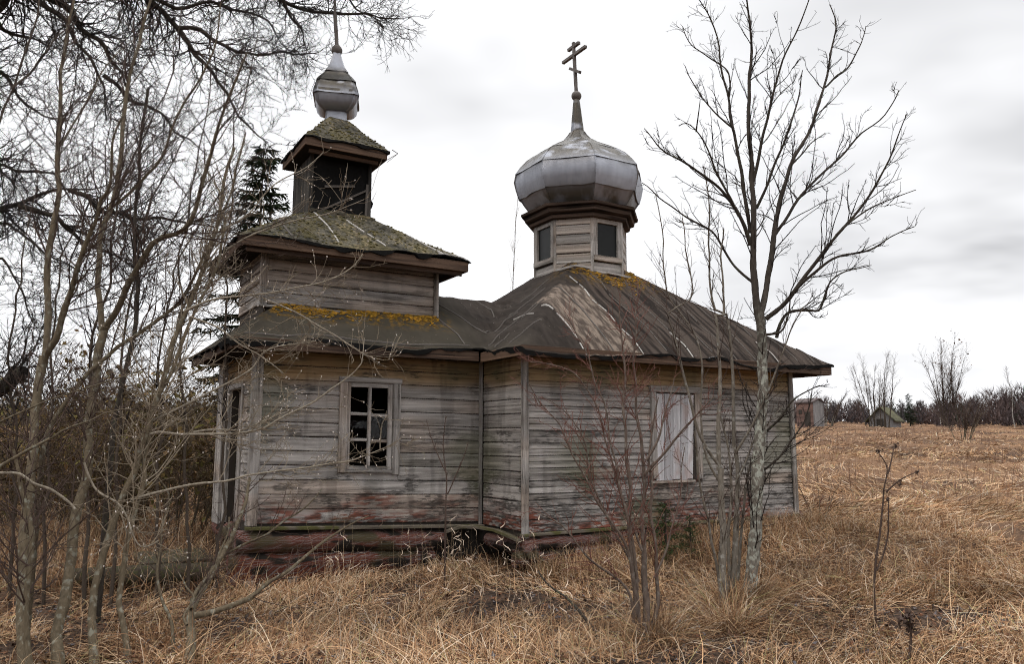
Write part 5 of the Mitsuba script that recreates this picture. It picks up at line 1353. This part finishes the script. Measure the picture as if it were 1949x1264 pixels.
def stems(name, label, cat, src, lines, bark, twig, shoots, group=None, trunk_n=1, ground=True, branch=None, buds=0):
    """the traced stems are parts; the shoots that grow from them are one part"""
    t = thing(name, label, cat, group)
    Ps, Rs = [], []
    for li in lines:
        P, R = smooth_line(TRACED[src][li], 26, 0.05 if src == 'big' else 0.05 if src[0] == 's' and src[1:].isdigit() else 0.018)
        if R[0] > 0.007:
            R = R * (1 + 0.10 * (meshkit.noise(np.stack([np.arange(26) * 0.7, 0 * R, 0 * R + li], -1), 4) - 0.5))
        gz = float(ground_z(P[0, 0], P[0, 1]))
        if li == lines[0] and ground:
            P[0, 2] = min(P[0, 2], gz - 0.05)
            R[:3] *= [1.25, 1.12, 1.04]
        Ps.append(P)
        Rs.append(R)
        mat = (bark if li in lines[:trunk_n] else branch or bark) if R[0] > 0.006 else twig
        if R[0] > 0.022:      # rough bark: a finer tube, pushed in and out
            qq, q0 = np.linspace(0, 25, 110), np.arange(26)
            PF = np.stack([np.interp(qq, q0, P[:, c_]) for c_ in range(3)], -1)
            RF_ = np.interp(qq, q0, R)
            v, f = tubes([(PF[None], RF_[None])], 14)
            axis = np.repeat(PF, 14, 0)
            bump = meshkit.fbm(v * [60, 60, 14], 2, 3) - 0.5 + 0.9 * (meshkit.fbm(v * [13, 13, 6], 2, 8) - 0.5)
            v = v + (v - axis) * 0.30 * bump[:, None]
            key = put(t + ('__trunk' if li in lines[:trunk_n] else '__branch'), (v, f), mat, True)
        else:
            key = put(t + ('__trunk' if li in lines[:trunk_n] else '__branch'), tubes([(P[None], R[None])], 6), mat, True)
    lev = [(np.array(Ps), np.array(Rs))]
    out = []
    gg = np.random.default_rng(len(src) * 31 + len(lines) * 7 + len(t))
    for sp in shoots:
        Q = spawn(lev[-1][0], lev[-1][1], sp[0], sp[1], sp[2], 1.0, gg, **sp[3])
        lev.append(Q)
        out.append(Q)
    if out:
        k = put(t + '__twigs', tubes(out, 3), twig, True)
        tag(k, kind='stuff')
    if buds:
        E_ = np.vstack([Q_[0][:, -1] for Q_ in out] + [Q_[0][:, -2] for Q_ in out])
        E_ = E_[gg.choice(len(E_), min(buds, len(E_)), replace=False)]
        bb = trimesh.creation.icosphere(0, 1.0)
        v = (E_[:, None] + bb.vertices[None] * np.array([0.005, 0.005, 0.009])).reshape(-1, 3)
        f = (bb.faces[None] + (np.arange(len(E_)) * len(bb.vertices))[:, None, None]).reshape(-1, 3)
        tag(put(t + '__buds', (v, f), 'bud_pale', True), kind='stuff')
    return t


WIL = [(0.075, (0.35, 1.6), (22, 58), dict(t0=0.2, up=0.45, curl=0.3, ratio=0.5, rmin=0.0032, rmax=0.0075, girth=0.022)),
       (0.10, (0.14, 0.65), (28, 65), dict(t0=0.12, up=0.2, ratio=0.6, rmin=0.0028, rmax=0.004, k=5)),
       (0.15, (0.06, 0.24), (30, 70), dict(t0=0.2, up=0.1, ratio=0.7, rmin=0.0028, rmax=0.0032, k=4))]
NW_ = [len(TRACED[f'w{i}']) for i in range(1, 9)]
stems('willow_tree', 'grey barked willow at the far left edge, with a pale bough arching across the thicket', 'tree', 'w1', list(range(NW_[0])), 'bark_olive', 'twig_brown', WIL, 'bare trees left of the porch', 3)
stems('willow_tree', 'stout forked willow second from the left, with a cracked dark foot', 'tree', 'w2', list(range(NW_[1])), 'bark_olive', 'twig_brown', WIL, 'bare trees left of the porch', 3)
stems('willow_tree', 'slanting willow whose long pale limb reaches right across the door of the porch', 'tree', 'w3', list(range(NW_[2])), 'bark_olive', 'whip_pale', WIL, 'bare trees left of the porch', 1, branch='bark_whip', buds=220)
stems('willow_tree', 'slim willow with a pale whip running right in front of the porch window', 'tree', 'w4', list(range(NW_[3])), 'bark_olive', 'whip_pale', WIL, 'bare trees left of the porch', 1, branch='bark_whip', buds=300)
stems('willow_sapling', 'very thin straight sapling between the slanting willow and the porch', 'tree', 'w5', [0], 'bark_olive', 'twig_brown', WIL, None, 1)
stems('willow_tree', 'dark leaning willow stem crossing behind the forked willow towards the right', 'tree', 'w6', [0], 'bark_olive', 'twig_brown', WIL, 'bare trees left of the porch', 1)
stems('willow_tree', 'thin blackish upright stem standing behind the leaning willow', 'tree', 'w7', [0], 'bark_dark', 'twig_dark', WIL, 'bare trees left of the porch', 1)
stems('willow_bush', 'low willow bush at the left corner of the porch with one bough reaching right', 'bush', 'w8', list(range(NW_[7])), 'bark_olive', 'twig_brown',
      [(0.075, (0.25, 0.85), (20, 55), dict(t0=0.2, up=0.5, ratio=0.5, rmin=0.0018, rmax=0.005)), (0.12, (0.08, 0.35), (25, 60), dict(t0=0.2, up=0.2, ratio=0.6, rmin=0.0014, rmax=0.0022, k=5))], None, 1)
for q, say in ((1, 'thin dark sapling at the extreme left edge, its top leaning to the right'), (8, 'thin dark sapling, second from the left edge in the screen of stems'), (2, 'thin dark sapling between the first two stout willows'), (6, 'thin dark sapling curving right above the forked willow'),
               (5, 'thin dark sapling whose top bends far right towards the small cupola'), (7, 'thin dark sapling rising left of the spruce with a top bent right'), (3, 'thin straight sapling in front of the thicket, just left of the spruce'), (4, 'thin dark sapling nearest to the door of the porch')):
    stems('thin_sapling', say, 'tree', f's{q}', list(range(len(TRACED[f's{q}']))), 'bark_thin', 'twig_dark', WIL, 'thin saplings left of the porch', 1)
OLD = [(0.075, (0.4, 1.8), (25, 80), dict(t0=0.08, up=-0.15, curl=0.5, ratio=0.45, rmin=0.006, rmax=0.015, k=8, kink=0.22)),
       (0.10, (0.2, 0.85), (28, 75), dict(t0=0.1, up=-0.05, curl=0.5, ratio=0.6, rmin=0.0048, rmax=0.007, kink=0.2)),
       (0.19, (0.08, 0.34), (30, 75), dict(t0=0.1, up=0.05, curl=0.4, ratio=0.7, rmin=0.0045, rmax=0.0052, k=4, kink=0.2))]
stems('old_tree', 'big dark old tree whose black drooping boughs fill the upper left sky', 'tree', 'big', list(range(len(TRACED['big']))), 'bark_dark', 'twig_dark', OLD, None, 1)
ROW = [(0.12, (0.25, 1.15), (18, 48), dict(t0=0.12, up=0.5, curl=0.3, ratio=0.5, rmin=0.004, rmax=0.008, k=8, girth=0.014)),
       (0.085, (0.06, 0.30), (28, 60), dict(t0=0.12, up=0.45, curl=0.25, ratio=0.6, rmin=0.0034, rmax=0.005, k=5)),
       (0.085, (0.02, 0.09), (30, 65), dict(t0=0.2, up=0.3, ratio=0.8, rmin=0.0030, rmax=0.0036, k=4))]
stems('lichen_tree', 'bare tree with pale lichen on its trunk, standing before the right half of the nave', 'tree', 'rowan', list(range(len(TRACED['rowan']))), 'bark_lichen', 'twig_dark', ROW, None, 3, branch='bark_dark')
SAP = [(0.09, (0.15, 0.75), (18, 45), dict(t0=0.3, up=0.5, curl=0.2, ratio=0.5, rmin=0.0026, rmax=0.005)), (0.10, (0.05, 0.25), (25, 55), dict(t0=0.2, up=0.3, ratio=0.6, rmin=0.0021, rmax=0.0027, k=4))]
stems('sapling_clump', 'clump of smooth grey saplings just left of the lichen covered trunk', 'tree', 'sap', list(range(len(TRACED['sap']))), 'bark_grey', 'twig_brown', SAP, None, 1)
BUS = [(0.05, (0.12, 0.7), (20, 52), dict(t0=0.22, up=0.35, curl=0.25, ratio=0.5, rmin=0.0026, rmax=0.0042)), (0.07, (0.04, 0.22), (25, 60), dict(t0=0.15, up=0.2, ratio=0.6, rmin=0.0022, rmax=0.0026, k=4))]
stems('red_twig_bush', 'bush of many reddish twigs in front of the boarded window', 'bush', 'bush', list(range(len(TRACED['bush']))), 'bark_redbrown', 'twig_red', BUS, None, 1)
stems('fallen_branch', 'dark thin branch leaning out of the grass left of the reddish bush', 'branch', 'fallen', [0], 'bark_dark', 'twig_dark', [(0.2, (0.05, 0.2), (25, 60), dict(t0=0.3, ratio=0.6))], None, 1)
w = stems('tall_weed', 'tall dead brown weed stalk standing alone in the grass at the right', 'weed', 'weed', list(range(len(TRACED['weed']))), 'twig_brown', 'twig_brown', [(0.09, (0.03, 0.12), (25, 60), dict(t0=0.3, ratio=0.7, k=4, rmin=0.0016))], None, 1)
w2 = stems('dry_thistle', 'short dead thistle with a ragged grey head near the bottom right edge', 'weed', 'thistle', [0], 'twig_brown', 'twig_brown', [(0.05, (0.03, 0.12), (30, 80), dict(t0=0.3, up=-0.4, ratio=0.6, k=4))], None, 1)
stems('thin_shoot', 'very thin dark shoot growing in front of the porch wall right of its window', 'plant', 'shoot', list(range(len(TRACED['shoot']))), 'twig_brown', 'twig_brown', [(0.12, (0.03, 0.15), (25, 50), dict(t0=0.3, ratio=0.7, k=4))], None, 1)


def heads(key, pts, r, seed, mat):
    gg = np.random.default_rng(seed)
    V, F, n = [], [], 0
    for p in pts:
        for _ in range(16):
            c = np.array(p) + gg.normal(size=3) * r * 0.5
            q = c + gg.normal(size=(4, 3)) * r * 0.42
            V.append(q)
            F.append(np.array([[0, 1, 2], [0, 2, 3], [0, 3, 1], [1, 3, 2]]) + n)
            n += 4
    return put(key, (np.vstack(V), np.vstack(F)), mat)


heads(w + '__flower_head', [TRACED['weed'][k][-1][:3] for k in (0, 1, 2, 3)] + [TRACED['weed'][1][1][:3]], 0.022, 3, 'twig_brown')
tp = np.array(TRACED['thistle'][0][-1][:3])
heads(w2 + '__flower_head', [tp, tp + [-0.03, 0, -0.03], tp + [0.02, 0, -0.07], tp + [-0.08, 0, -0.06], tp + [0.02, 0, -0.12]], 0.035, 4, 'twig_brown')


# ------------------------------------------------------------------ grown trees and shrubs
def grow(name, label, cat, x, y, h, r, nstem, lean, levels, bark, twig, group, seed, spread_=0.12, base_r=0.15, z=None):
    gg = np.random.default_rng(seed)
    t = thing(name, label, cat, group)
    z = float(ground_z(x, y)) if z is None else z
    k = 14
    P = np.zeros((nstem, k, 3))
    a = gg.random(nstem) * 6.28
    P[:, 0] = np.stack([x + base_r * np.cos(a) * (nstem > 1), y + base_r * np.sin(a) * (nstem > 1), np.full(nstem, z - 0.1)], -1)
    d = np.stack([np.cos(a) * spread_, np.sin(a) * spread_, np.ones(nstem)], -1) + np.array([lean, 0, 0])
    hh = h * gg.uniform(0.72, 1.0, nstem)
    hh[0] = h
    for s in range(1, k):
        d = d + gg.normal(size=d.shape) * 0.05 + np.stack([np.cos(a), np.sin(a), 0 * a], -1) * spread_ * 0.12
        d /= np.linalg.norm(d, axis=1, keepdims=True)
        P[:, s] = P[:, s - 1] + d * (hh / (k - 1))[:, None]
    R = r * gg.uniform(0.7, 1.0, nstem)[:, None] * np.linspace(1, 0.18, k)[None]
    for q in range(nstem):
        put(t + ('__trunk' if q == 0 else '__stem'), tubes([(P[q:q + 1], R[q:q + 1])], 6), bark, True)
    lev, out = [(P, R)], []
    for sp in levels:
        Q = spawn(lev[-1][0], lev[-1][1], sp[0] * h, tuple(v * h for v in sp[1]), sp[2], 1.0, gg, **sp[3])
        lev.append(Q)
        out.append(Q)
    tag(put(t + '__twigs', tubes(out, 3), twig, True), kind='stuff')
    return t, lev


# thicket behind the porch: separate shrubs
HEDGE = [(0.028, (0.18, 0.5), (15, 50), dict(t0=0.05, up=0.5, ratio=0.5, rmin=0.0035, rmax=0.01)), (0.045, (0.05, 0.2), (25, 65), dict(t0=0.1, up=0.2, ratio=0.6, rmin=0.0028, rmax=0.005, k=4))]
hedge_at = [(-5.6, 13.0, 2.9), (-6.9, 13.4, 3.1), (-4.9, 14.4, 3.3), (-8.2, 13.6, 2.6), (-9.6, 13.9, 2.5), (-6.2, 15.4, 3.6), (-8.0, 16.0, 3.4), (-11.2, 14.6, 2.6), (-10.2, 17.0, 3.2), (-12.8, 16.5, 3.0)]
hedge_say = ['brown leafless shrub right beside the far corner of the porch', 'dense brown shrub second from the porch in the thicket', 'tall twiggy shrub behind the porch, its top by the eaves', 'low brown shrub in the middle of the thicket', 'low shrub in the left part of the thicket',
             'tall shrub in the rear row close to the spruce', 'shrub in the rear row of the thicket, left of the spruce', 'brown shrub near the left edge of the thicket', 'rear shrub far left in the thicket', 'leftmost shrub of the thicket, half hidden by willows']
for q, (x, y, h) in enumerate(hedge_at):
    t, lev = grow('thicket_shrub', hedge_say[q], 'shrub', x, y, h, 0.016, 16, 0.0, HEDGE, 'bark_olive', 'twig_hedge', 'shrubs of the thicket left of the church', 100 + q, 0.28, 0.45)
    Q = lev[-1][0].reshape(-1, 3)
    gg = np.random.default_rng(q)
    c = Q[gg.choice(len(Q), 1500)] + gg.normal(size=(1500, 3)) * 0.03
    d = gg.normal(size=(1500, 2, 3)) * 0.024
    v = np.stack([c - d[:, 0], c + d[:, 1], c + d[:, 0], c - d[:, 1]], 1).reshape(-1, 3)
    f = (np.array([[0, 1, 2], [0, 2, 3]])[None] + (np.arange(1500) * 4)[:, None, None]).reshape(-1, 3)
    pal = np.array([(0.20, 0.14, 0.055), (0.16, 0.14, 0.05), (0.10, 0.07, 0.04), (0.25, 0.16, 0.075)])
    k = free(t + '__leaves')
    scene[k] = mikit.ply((v, f), 'painted_blades', False, color=np.repeat(pal[gg.choice(4, 1500)] * gg.uniform(0.5, 1.2, (1500, 1)), 4, 0))
    tag(k, kind='stuff')


def spruce(name, label, x, y, h, seed, width=0.17, droop=-0.35, dens=1.0, needle=0.14, colr=(0.018, 0.026, 0.013), gap=0.0):
    gg = np.random.default_rng(seed)
    t = thing(name, label, 'tree')
    z = float(ground_z(x, y))
    zz = np.linspace(z - 0.1, z + h, 16)
    P = np.stack([x + 0 * zz, y + 0 * zz, zz], -1)[None]
    R = np.linspace(0.012 * h + 0.01, 0.01, 16)[None]
    put(t + '__trunk', tubes([(P, R)], 7), 'bark_dark', True)
    B, V, C_ = [], [], []
    hb = h * 0.08
    while hb < h * 0.985:
        f_ = 1 - hb / h
        L = h * width * (0.12 + 0.95 * f_ ** 0.8)
        for _ in range(int(5 * dens) + (gg.random() < 0.5)):
            a = gg.random() * 6.28
            if gg.random() < gap:
                continue
            l = L * gg.uniform(0.55, 1.15)
            s = np.linspace(0, 1, 7)
            e = 0.18 * s - abs(droop) * s ** 2 * (0.4 + f_) + 0.25 * s ** 4
            p = np.stack([x + np.cos(a) * l * s, y + np.sin(a) * l * s, z + hb + l * e], -1)
            B.append(p)
            m_ = int((18 + 46 * f_) * dens)
            q = gg.random(m_) ** 0.8
            c = np.stack([np.interp(q, s, p[:, k]) for k in range(3)], -1)
            dirn = np.stack([np.cos(a + gg.normal(size=m_) * 0.9), np.sin(a + gg.normal(size=m_) * 0.9), gg.uniform(-1.3, 0.15, m_)], -1)
            dirn /= np.linalg.norm(dirn, axis=1, keepdims=True)
            ln = needle * h / 9 * gg.uniform(0.6, 1.8, m_) * (1.15 - 0.5 * q)
            w_ = np.cross(dirn, gg.normal(size=(m_, 3)))
            w_ /= np.linalg.norm(w_, axis=1, keepdims=True)
            w_ = w_ * (0.020 * h / 9 + 0.0025)
            V.append(np.stack([c - w_, c + w_, c + dirn * ln[:, None] + w_ * 0.5, c + dirn * ln[:, None] - w_ * 0.5], 1).reshape(-1, 3))
            C_.append(np.repeat(np.array(colr) * gg.uniform(0.5, 1.6, (m_, 1)), 4, 0))
        hb += h * gg.uniform(0.022, 0.04) / dens
    B = np.array(B)
    put(t + '__branches', tubes([(B, np.tile(np.linspace(0.012, 0.004, 7) * h / 9, (len(B), 1)))], 3), 'bark_dark', True)
    V, C_ = np.vstack(V), np.vstack(C_)
    f = (np.array([[0, 1, 2], [0, 2, 3]])[None] + (np.arange(len(V) // 4) * 4)[:, None, None]).reshape(-1, 3)
    k = t + '__needles'
    scene[k] = mikit.ply((V, f), 'needles', False, color=C_)
    tag(k, kind='stuff')
    return t


spruce('spruce_tree', 'tall dark spruce with drooping branches behind the bell tower', -7.9, 23.5, 10.6, 5, 0.20, 0.55, 1.1, 0.20, (0.012, 0.017, 0.009), 0.05)
spruce('young_spruce', 'small dark green spruce against the wall below the boarded window', 2.05, 10.55, 0.80, 6, 0.50, 0.15, 0.75, 0.42, (0.030, 0.043, 0.018), 0.25)
spruce('young_spruce', 'second small spruce right of the first, behind the grey saplings', 2.42, 10.75, 0.55, 7, 0.55, 0.15, 0.7, 0.42, (0.030, 0.043, 0.018), 0.3)

FAR = [(0.022, (0.10, 0.34), (12, 38), dict(t0=0.25, up=0.5, ratio=0.5, rmin=0.010, rmax=0.024)), (0.03, (0.05, 0.15), (18, 50), dict(t0=0.15, up=0.4, ratio=0.6, rmin=0.0075, rmax=0.012, k=4))]
grow('distant_birch', 'thin faint birch showing above the connecting roof, left of a second one', 'tree', -0.9, 33.0, 11.0, 0.05, 1, 0.02, [(0.03, (0.05, 0.16), (15, 40), dict(t0=0.45, up=0.5, ratio=0.4, rmin=0.004, rmax=0.010)), (0.03, (0.02, 0.06), (20, 50), dict(t0=0.2, up=0.3, rmin=0.004, rmax=0.006, k=4))], 'bark_grey', 'twig_pale', None, 41)
grow('distant_birch', 'thin faint birch showing above the connecting roof, right of another one', 'tree', -0.15, 34.0, 12.0, 0.05, 1, 0.0, [(0.03, (0.04, 0.13), (12, 35), dict(t0=0.4, up=0.5, ratio=0.4, rmin=0.004, rmax=0.010)), (0.03, (0.02, 0.06), (20, 50), dict(t0=0.2, up=0.3, rmin=0.004, rmax=0.006, k=4))], 'bark_grey', 'twig_pale', None, 42)
grow('bare_tree', 'bare grey tree of several stems standing over the small hut', 'tree', 42.6, 90.5, 8.2, 0.075, 9, 0.0, FAR, 'bark_thin', 'twig_brown', None, 51, 0.055, 1.2)
t, lev = grow('bare_tree', 'round topped tree with a few last leaves, tallest on the right horizon', 'tree', 54.5, 97.0, 11.5, 0.085, 10, 0.0, FAR, 'bark_thin', 'twig_brown', None, 52, 0.065, 0.6)
Q = lev[-1][0][:, -1]
gg = np.random.default_rng(77)
hi = Q[Q[:, 2] > np.quantile(Q[:, 2], 0.45)]
c = hi[gg.choice(len(hi), 240)]
d = gg.normal(size=(240, 2, 3)) * 0.055
k = t + '__leaves'
scene[k] = mikit.ply((np.stack([c - d[:, 0], c + d[:, 1], c + d[:, 0], c - d[:, 1]], 1).reshape(-1, 3), (np.array([[0, 1, 2], [0, 2, 3]])[None] + (np.arange(240) * 4)[:, None, None]).reshape(-1, 3)), 'painted_blades', False,
                     color=np.repeat(np.array([[0.13, 0.075, 0.05]]) * gg.uniform(0.5, 1.3, (240, 1)), 4, 0))
tag(k, kind='stuff')
grow('field_bush', 'brown twiggy bush alone in the field below the round topped tree', 'bush', 29.5, 51.0, 3.6, 0.035, 9, 0.0, FAR, 'bark_olive', 'twig_brown', None, 53, 0.34, 0.4)
grow('field_bush', 'small reddish bush beside the right end wall of the nave', 'bush', 5.15, 13.2, 1.1, 0.008, 5, 0.0, [(0.06, (0.15, 0.4), (15, 40), dict(t0=0.2, up=0.4, rmin=0.002, rmax=0.004))], 'bark_olive', 'twig_red', None, 54, 0.25, 0.1)
spruce('distant_spruce', 'single dark young spruce on the horizon between hut and round topped tree', 50.3, 98.0, 4.2, 8, 0.22, 0.3, 0.7, 0.6)
grow('bare_tree', 'thin bare tree beside the grey shed at the end of the nave', 'tree', 41.0, 101.0, 5.0, 0.07, 4, 0.0, FAR, 'bark_grey', 'twig_brown', None, 55, 0.2, 0.6)

# ------------------------------------------------------------------ the far wood: one mass of bare crowns
gg = np.random.default_rng(91)
N = 1700
ang = gg.uniform(-1.0, 1.05, N)
dist = gg.uniform(118, 175, N)
dist = np.where(ang > 0.50, dist * gg.uniform(0.80, 1.0, N), dist)
x, y = dist * np.sin(ang), dist * np.cos(ang)
hh = gg.uniform(3.0, 4.9, N) * (1 + 0.28 * ss(0.48, 0.62, ang) + 0.15 * np.sin(ang * 23))
z = ground_z(x, y)
parts = []
K = 130
base = np.stack([x, y, z], -1)
rr = hh * gg.uniform(0.22, 0.36, N)
t_ = gg.random((N, K))
a = gg.random((N, K)) * 6.28
hgt = hh[:, None] * (0.02 + 0.80 * t_)
prof = np.sin(np.clip(t_ * 0.85 + 0.12, 0, 1) * np.pi) * rr[:, None] * gg.uniform(0.1, 0.9, (N, K))
p0 = base[:, None] + np.stack([np.cos(a) * prof, np.sin(a) * prof, hgt], -1)
dirn = np.stack([np.cos(a) * 0.5, np.sin(a) * 0.5, gg.uniform(0.5, 1.6, (N, K))], -1) + gg.normal(size=(N, K, 3)) * 0.25
dirn /= np.linalg.norm(dirn, axis=2, keepdims=True)
ln = hh[:, None] * gg.uniform(0.08, 0.22, (N, K))
wd = gg.uniform(0.025, 0.085, (N, K)) * (1.45 - 1.1 * t_)
S = np.stack([np.cos(ang), -np.sin(ang), 0 * ang], -1)[:, None] + gg.normal(size=(N, K, 3)) * 0.35
p1 = p0 + dirn * ln[..., None]
v = np.stack([p0 - S * wd[..., None], p0 + S * wd[..., None], p1], 2).reshape(-1, 3)
f = np.arange(len(v)).reshape(-1, 3)
tone = np.array([(0.080, 0.062, 0.062), (0.095, 0.070, 0.066), (0.062, 0.056, 0.060), (0.050, 0.055, 0.042)])[gg.choice(4, N, p=[0.35, 0.3, 0.25, 0.10])]
col = np.repeat((tone[:, None] * gg.uniform(0.6, 1.4, (N, K, 1))).reshape(-1, 3), 3, 0)
scene['far_wood'] = mikit.ply((v, f), 'painted_blades', False, color=col)
tag('far_wood', 'brown and purplish mass of bare trees along the horizon behind the field', 'wood', kind='stuff')
for q, (an, ds, h, say) in enumerate(((0.505, 112, 6.5, 'pale birch trunk before the far wood, right of the hut'), (0.575, 112, 7.0, 'pale birch trunk before the far wood, near the right edge'), (0.452, 118, 7.0, 'pale thin birch in the far wood, right of the grey shed'))):
    grow('far_birch', say, 'tree', ds * math.sin(an), ds * math.cos(an), h, 0.07, 1, 0.0, FAR, 'bark_birch', 'twig_brown', 'pale birches of the far wood', 60 + q)


# ------------------------------------------------------------------ two far huts, a mossy log by the steps
def hut(name, label, x, y, rot, w, d, hw, hr, wall, roof, over=0.25, seed=0, door=None, patch=False):
    t = thing(name, label, 'hut')
    z = float(ground_z(x, y)) - 0.2
    c, s = math.cos(rot), math.sin(rot)

    def P(v):
        v = np.asarray(v, float)
        return np.stack([x + v[..., 0] * c - v[..., 1] * s, y + v[..., 0] * s + v[..., 1] * c, z + v[..., 2]], -1)
    v = [(-w / 2, -d / 2, 0), (w / 2, -d / 2, 0), (w / 2, d / 2, 0), (-w / 2, d / 2, 0), (-w / 2, -d / 2, hw), (w / 2, -d / 2, hw), (w / 2, d / 2, hw), (-w / 2, d / 2, hw), (0, -d / 2, hw + hr), (0, d / 2, hw + hr)]
    f = [[0, 1, 5], [0, 5, 4], [4, 5, 8], [1, 2, 6], [1, 6, 5], [2, 3, 7], [2, 7, 6], [6, 7, 9], [3, 0, 4], [3, 4, 7]]
    put(t + '__wall', (P(v), np.array(f[:5] + [[1, 6, 5], [2, 3, 7], [2, 7, 6], [6, 7, 9]])), wall)
    put(t + '__side_wall', (P(np.array(v)[[0, 3, 4, 7]]), np.array([[1, 0, 2], [1, 2, 3]])), 'hut_brown')
    k = hr / (w / 2)
    for sgn in (-1, 1):
        e = w / 2 + over
        q = [(0, -d / 2 - over, hw + hr + 0.02), (sgn * e, -d / 2 - over, hw - over * k + 0.02), (sgn * e, d / 2 + over, hw - over * k + 0.02), (0, d / 2 + over, hw + hr + 0.02)]
        q += [(a, b, h + 0.14) for a, b, h in q]
        put(t + '__roof', (P(q), np.array([[0, 1, 2, 3], [4, 7, 6, 5], [0, 4, 5, 1], [1, 5, 6, 2], [2, 6, 7, 3], [3, 7, 4, 0]])), roof)
    for (u0, u1, z0, z1, side, nm) in door or ():
        if side == 'front':
            q = [(u0, -d / 2 - 0.06, z0), (u1, -d / 2 - 0.06, z0), (u1, -d / 2 - 0.06, z1), (u0, -d / 2 - 0.06, z1)]
            q += [(a, b + 0.055, h) for a, b, h in q]
        else:
            q = [(-w / 2 - 0.06, u0, z0), (-w / 2 - 0.06, u1, z0), (-w / 2 - 0.06, u1, z1), (-w / 2 - 0.06, u0, z1)]
            q += [(a + 0.055, b, h) for a, b, h in q]
        put(t + '__' + nm, (P(q), np.array([[0, 1, 2, 3], [4, 7, 6, 5], [0, 4, 5, 1], [1, 5, 6, 2], [2, 6, 7, 3], [3, 7, 4, 0]])), 'dark_inside')
    return t


scene['hut_grey'] = pr(lambda p, n, uv: mix((0.10, 0.095, 0.095), (0.30, 0.29, 0.29), fbm(p.x * 5 + p.y * 5, p.z * 0.8, 2, 3)), 0.9)
scene['hut_brown'] = pr(lambda p, n, uv: mix((0.06, 0.04, 0.035), (0.20, 0.125, 0.105), fbm(p.x * 1.2 + p.y * 1.2, p.z * 6, 2, 3)), 0.9)
scene['hut_moss'] = pr(lambda p, n, uv: mix((0.035, 0.034, 0.028), (0.115, 0.11, 0.06), fbm(p.x * 2, p.y * 2, p.z * 2, 3)), 0.9)
hut('old_shed', 'grey and brown old shed just right of the end of the nave', 35.4, 92.0, math.radians(38), 2.3, 2.2, 3.0, 0.40, 'hut_grey', 'roof_dark', 0.15, 1, ((-0.7, 0.0, 0.3, 1.9, 'side', 'door'), (0.35, 0.75, 1.7, 2.2, 'side', 'window')))
hut('collapsed_hut', 'small sunken hut with a mossy sagging roof in the field', 45.2, 94.0, math.radians(-40), 2.7, 3.6, 1.15, 1.35, 'hut_grey', 'hut_moss', 0.35, 2, ((-0.5, 0.3, 0.2, 1.2, 'front', 'door'),))


def mossy_log():
    t = thing('mossy_log', 'rotting mossy log lying by the door side of the porch', 'log')
    P = np.stack([np.linspace(-5.0, -3.45, 12), np.linspace(9.1, 9.35, 12), np.linspace(0.16, 0.20, 12)], -1)
    R = 0.11 * (1 + 0.25 * (meshkit.noise(P * 5, 3) - 0.5))
    scene[t] = mikit.ply(tubes([(P[None], R[None])], 10), 'moss_bark', True)


def log_step():
    t = thing('door_step', 'low dark plank step in front of the porch door', 'step')
    m = MB()
    m.box((-4.3, 1.7, 0.20), (-3.45, 2.8, 0.27), 0.5, bev=0.01)
    m.put(t + '__tread', 'moss_bark')
    for yy in (1.8, 2.65):
        m = MB()
        m.box((-4.25, yy, -0.2), (-3.5, yy + 0.1, 0.198), 0.5, bev=0.01)
        m.put(t + '__support', 'moss_bark')


mossy_log()
log_step()
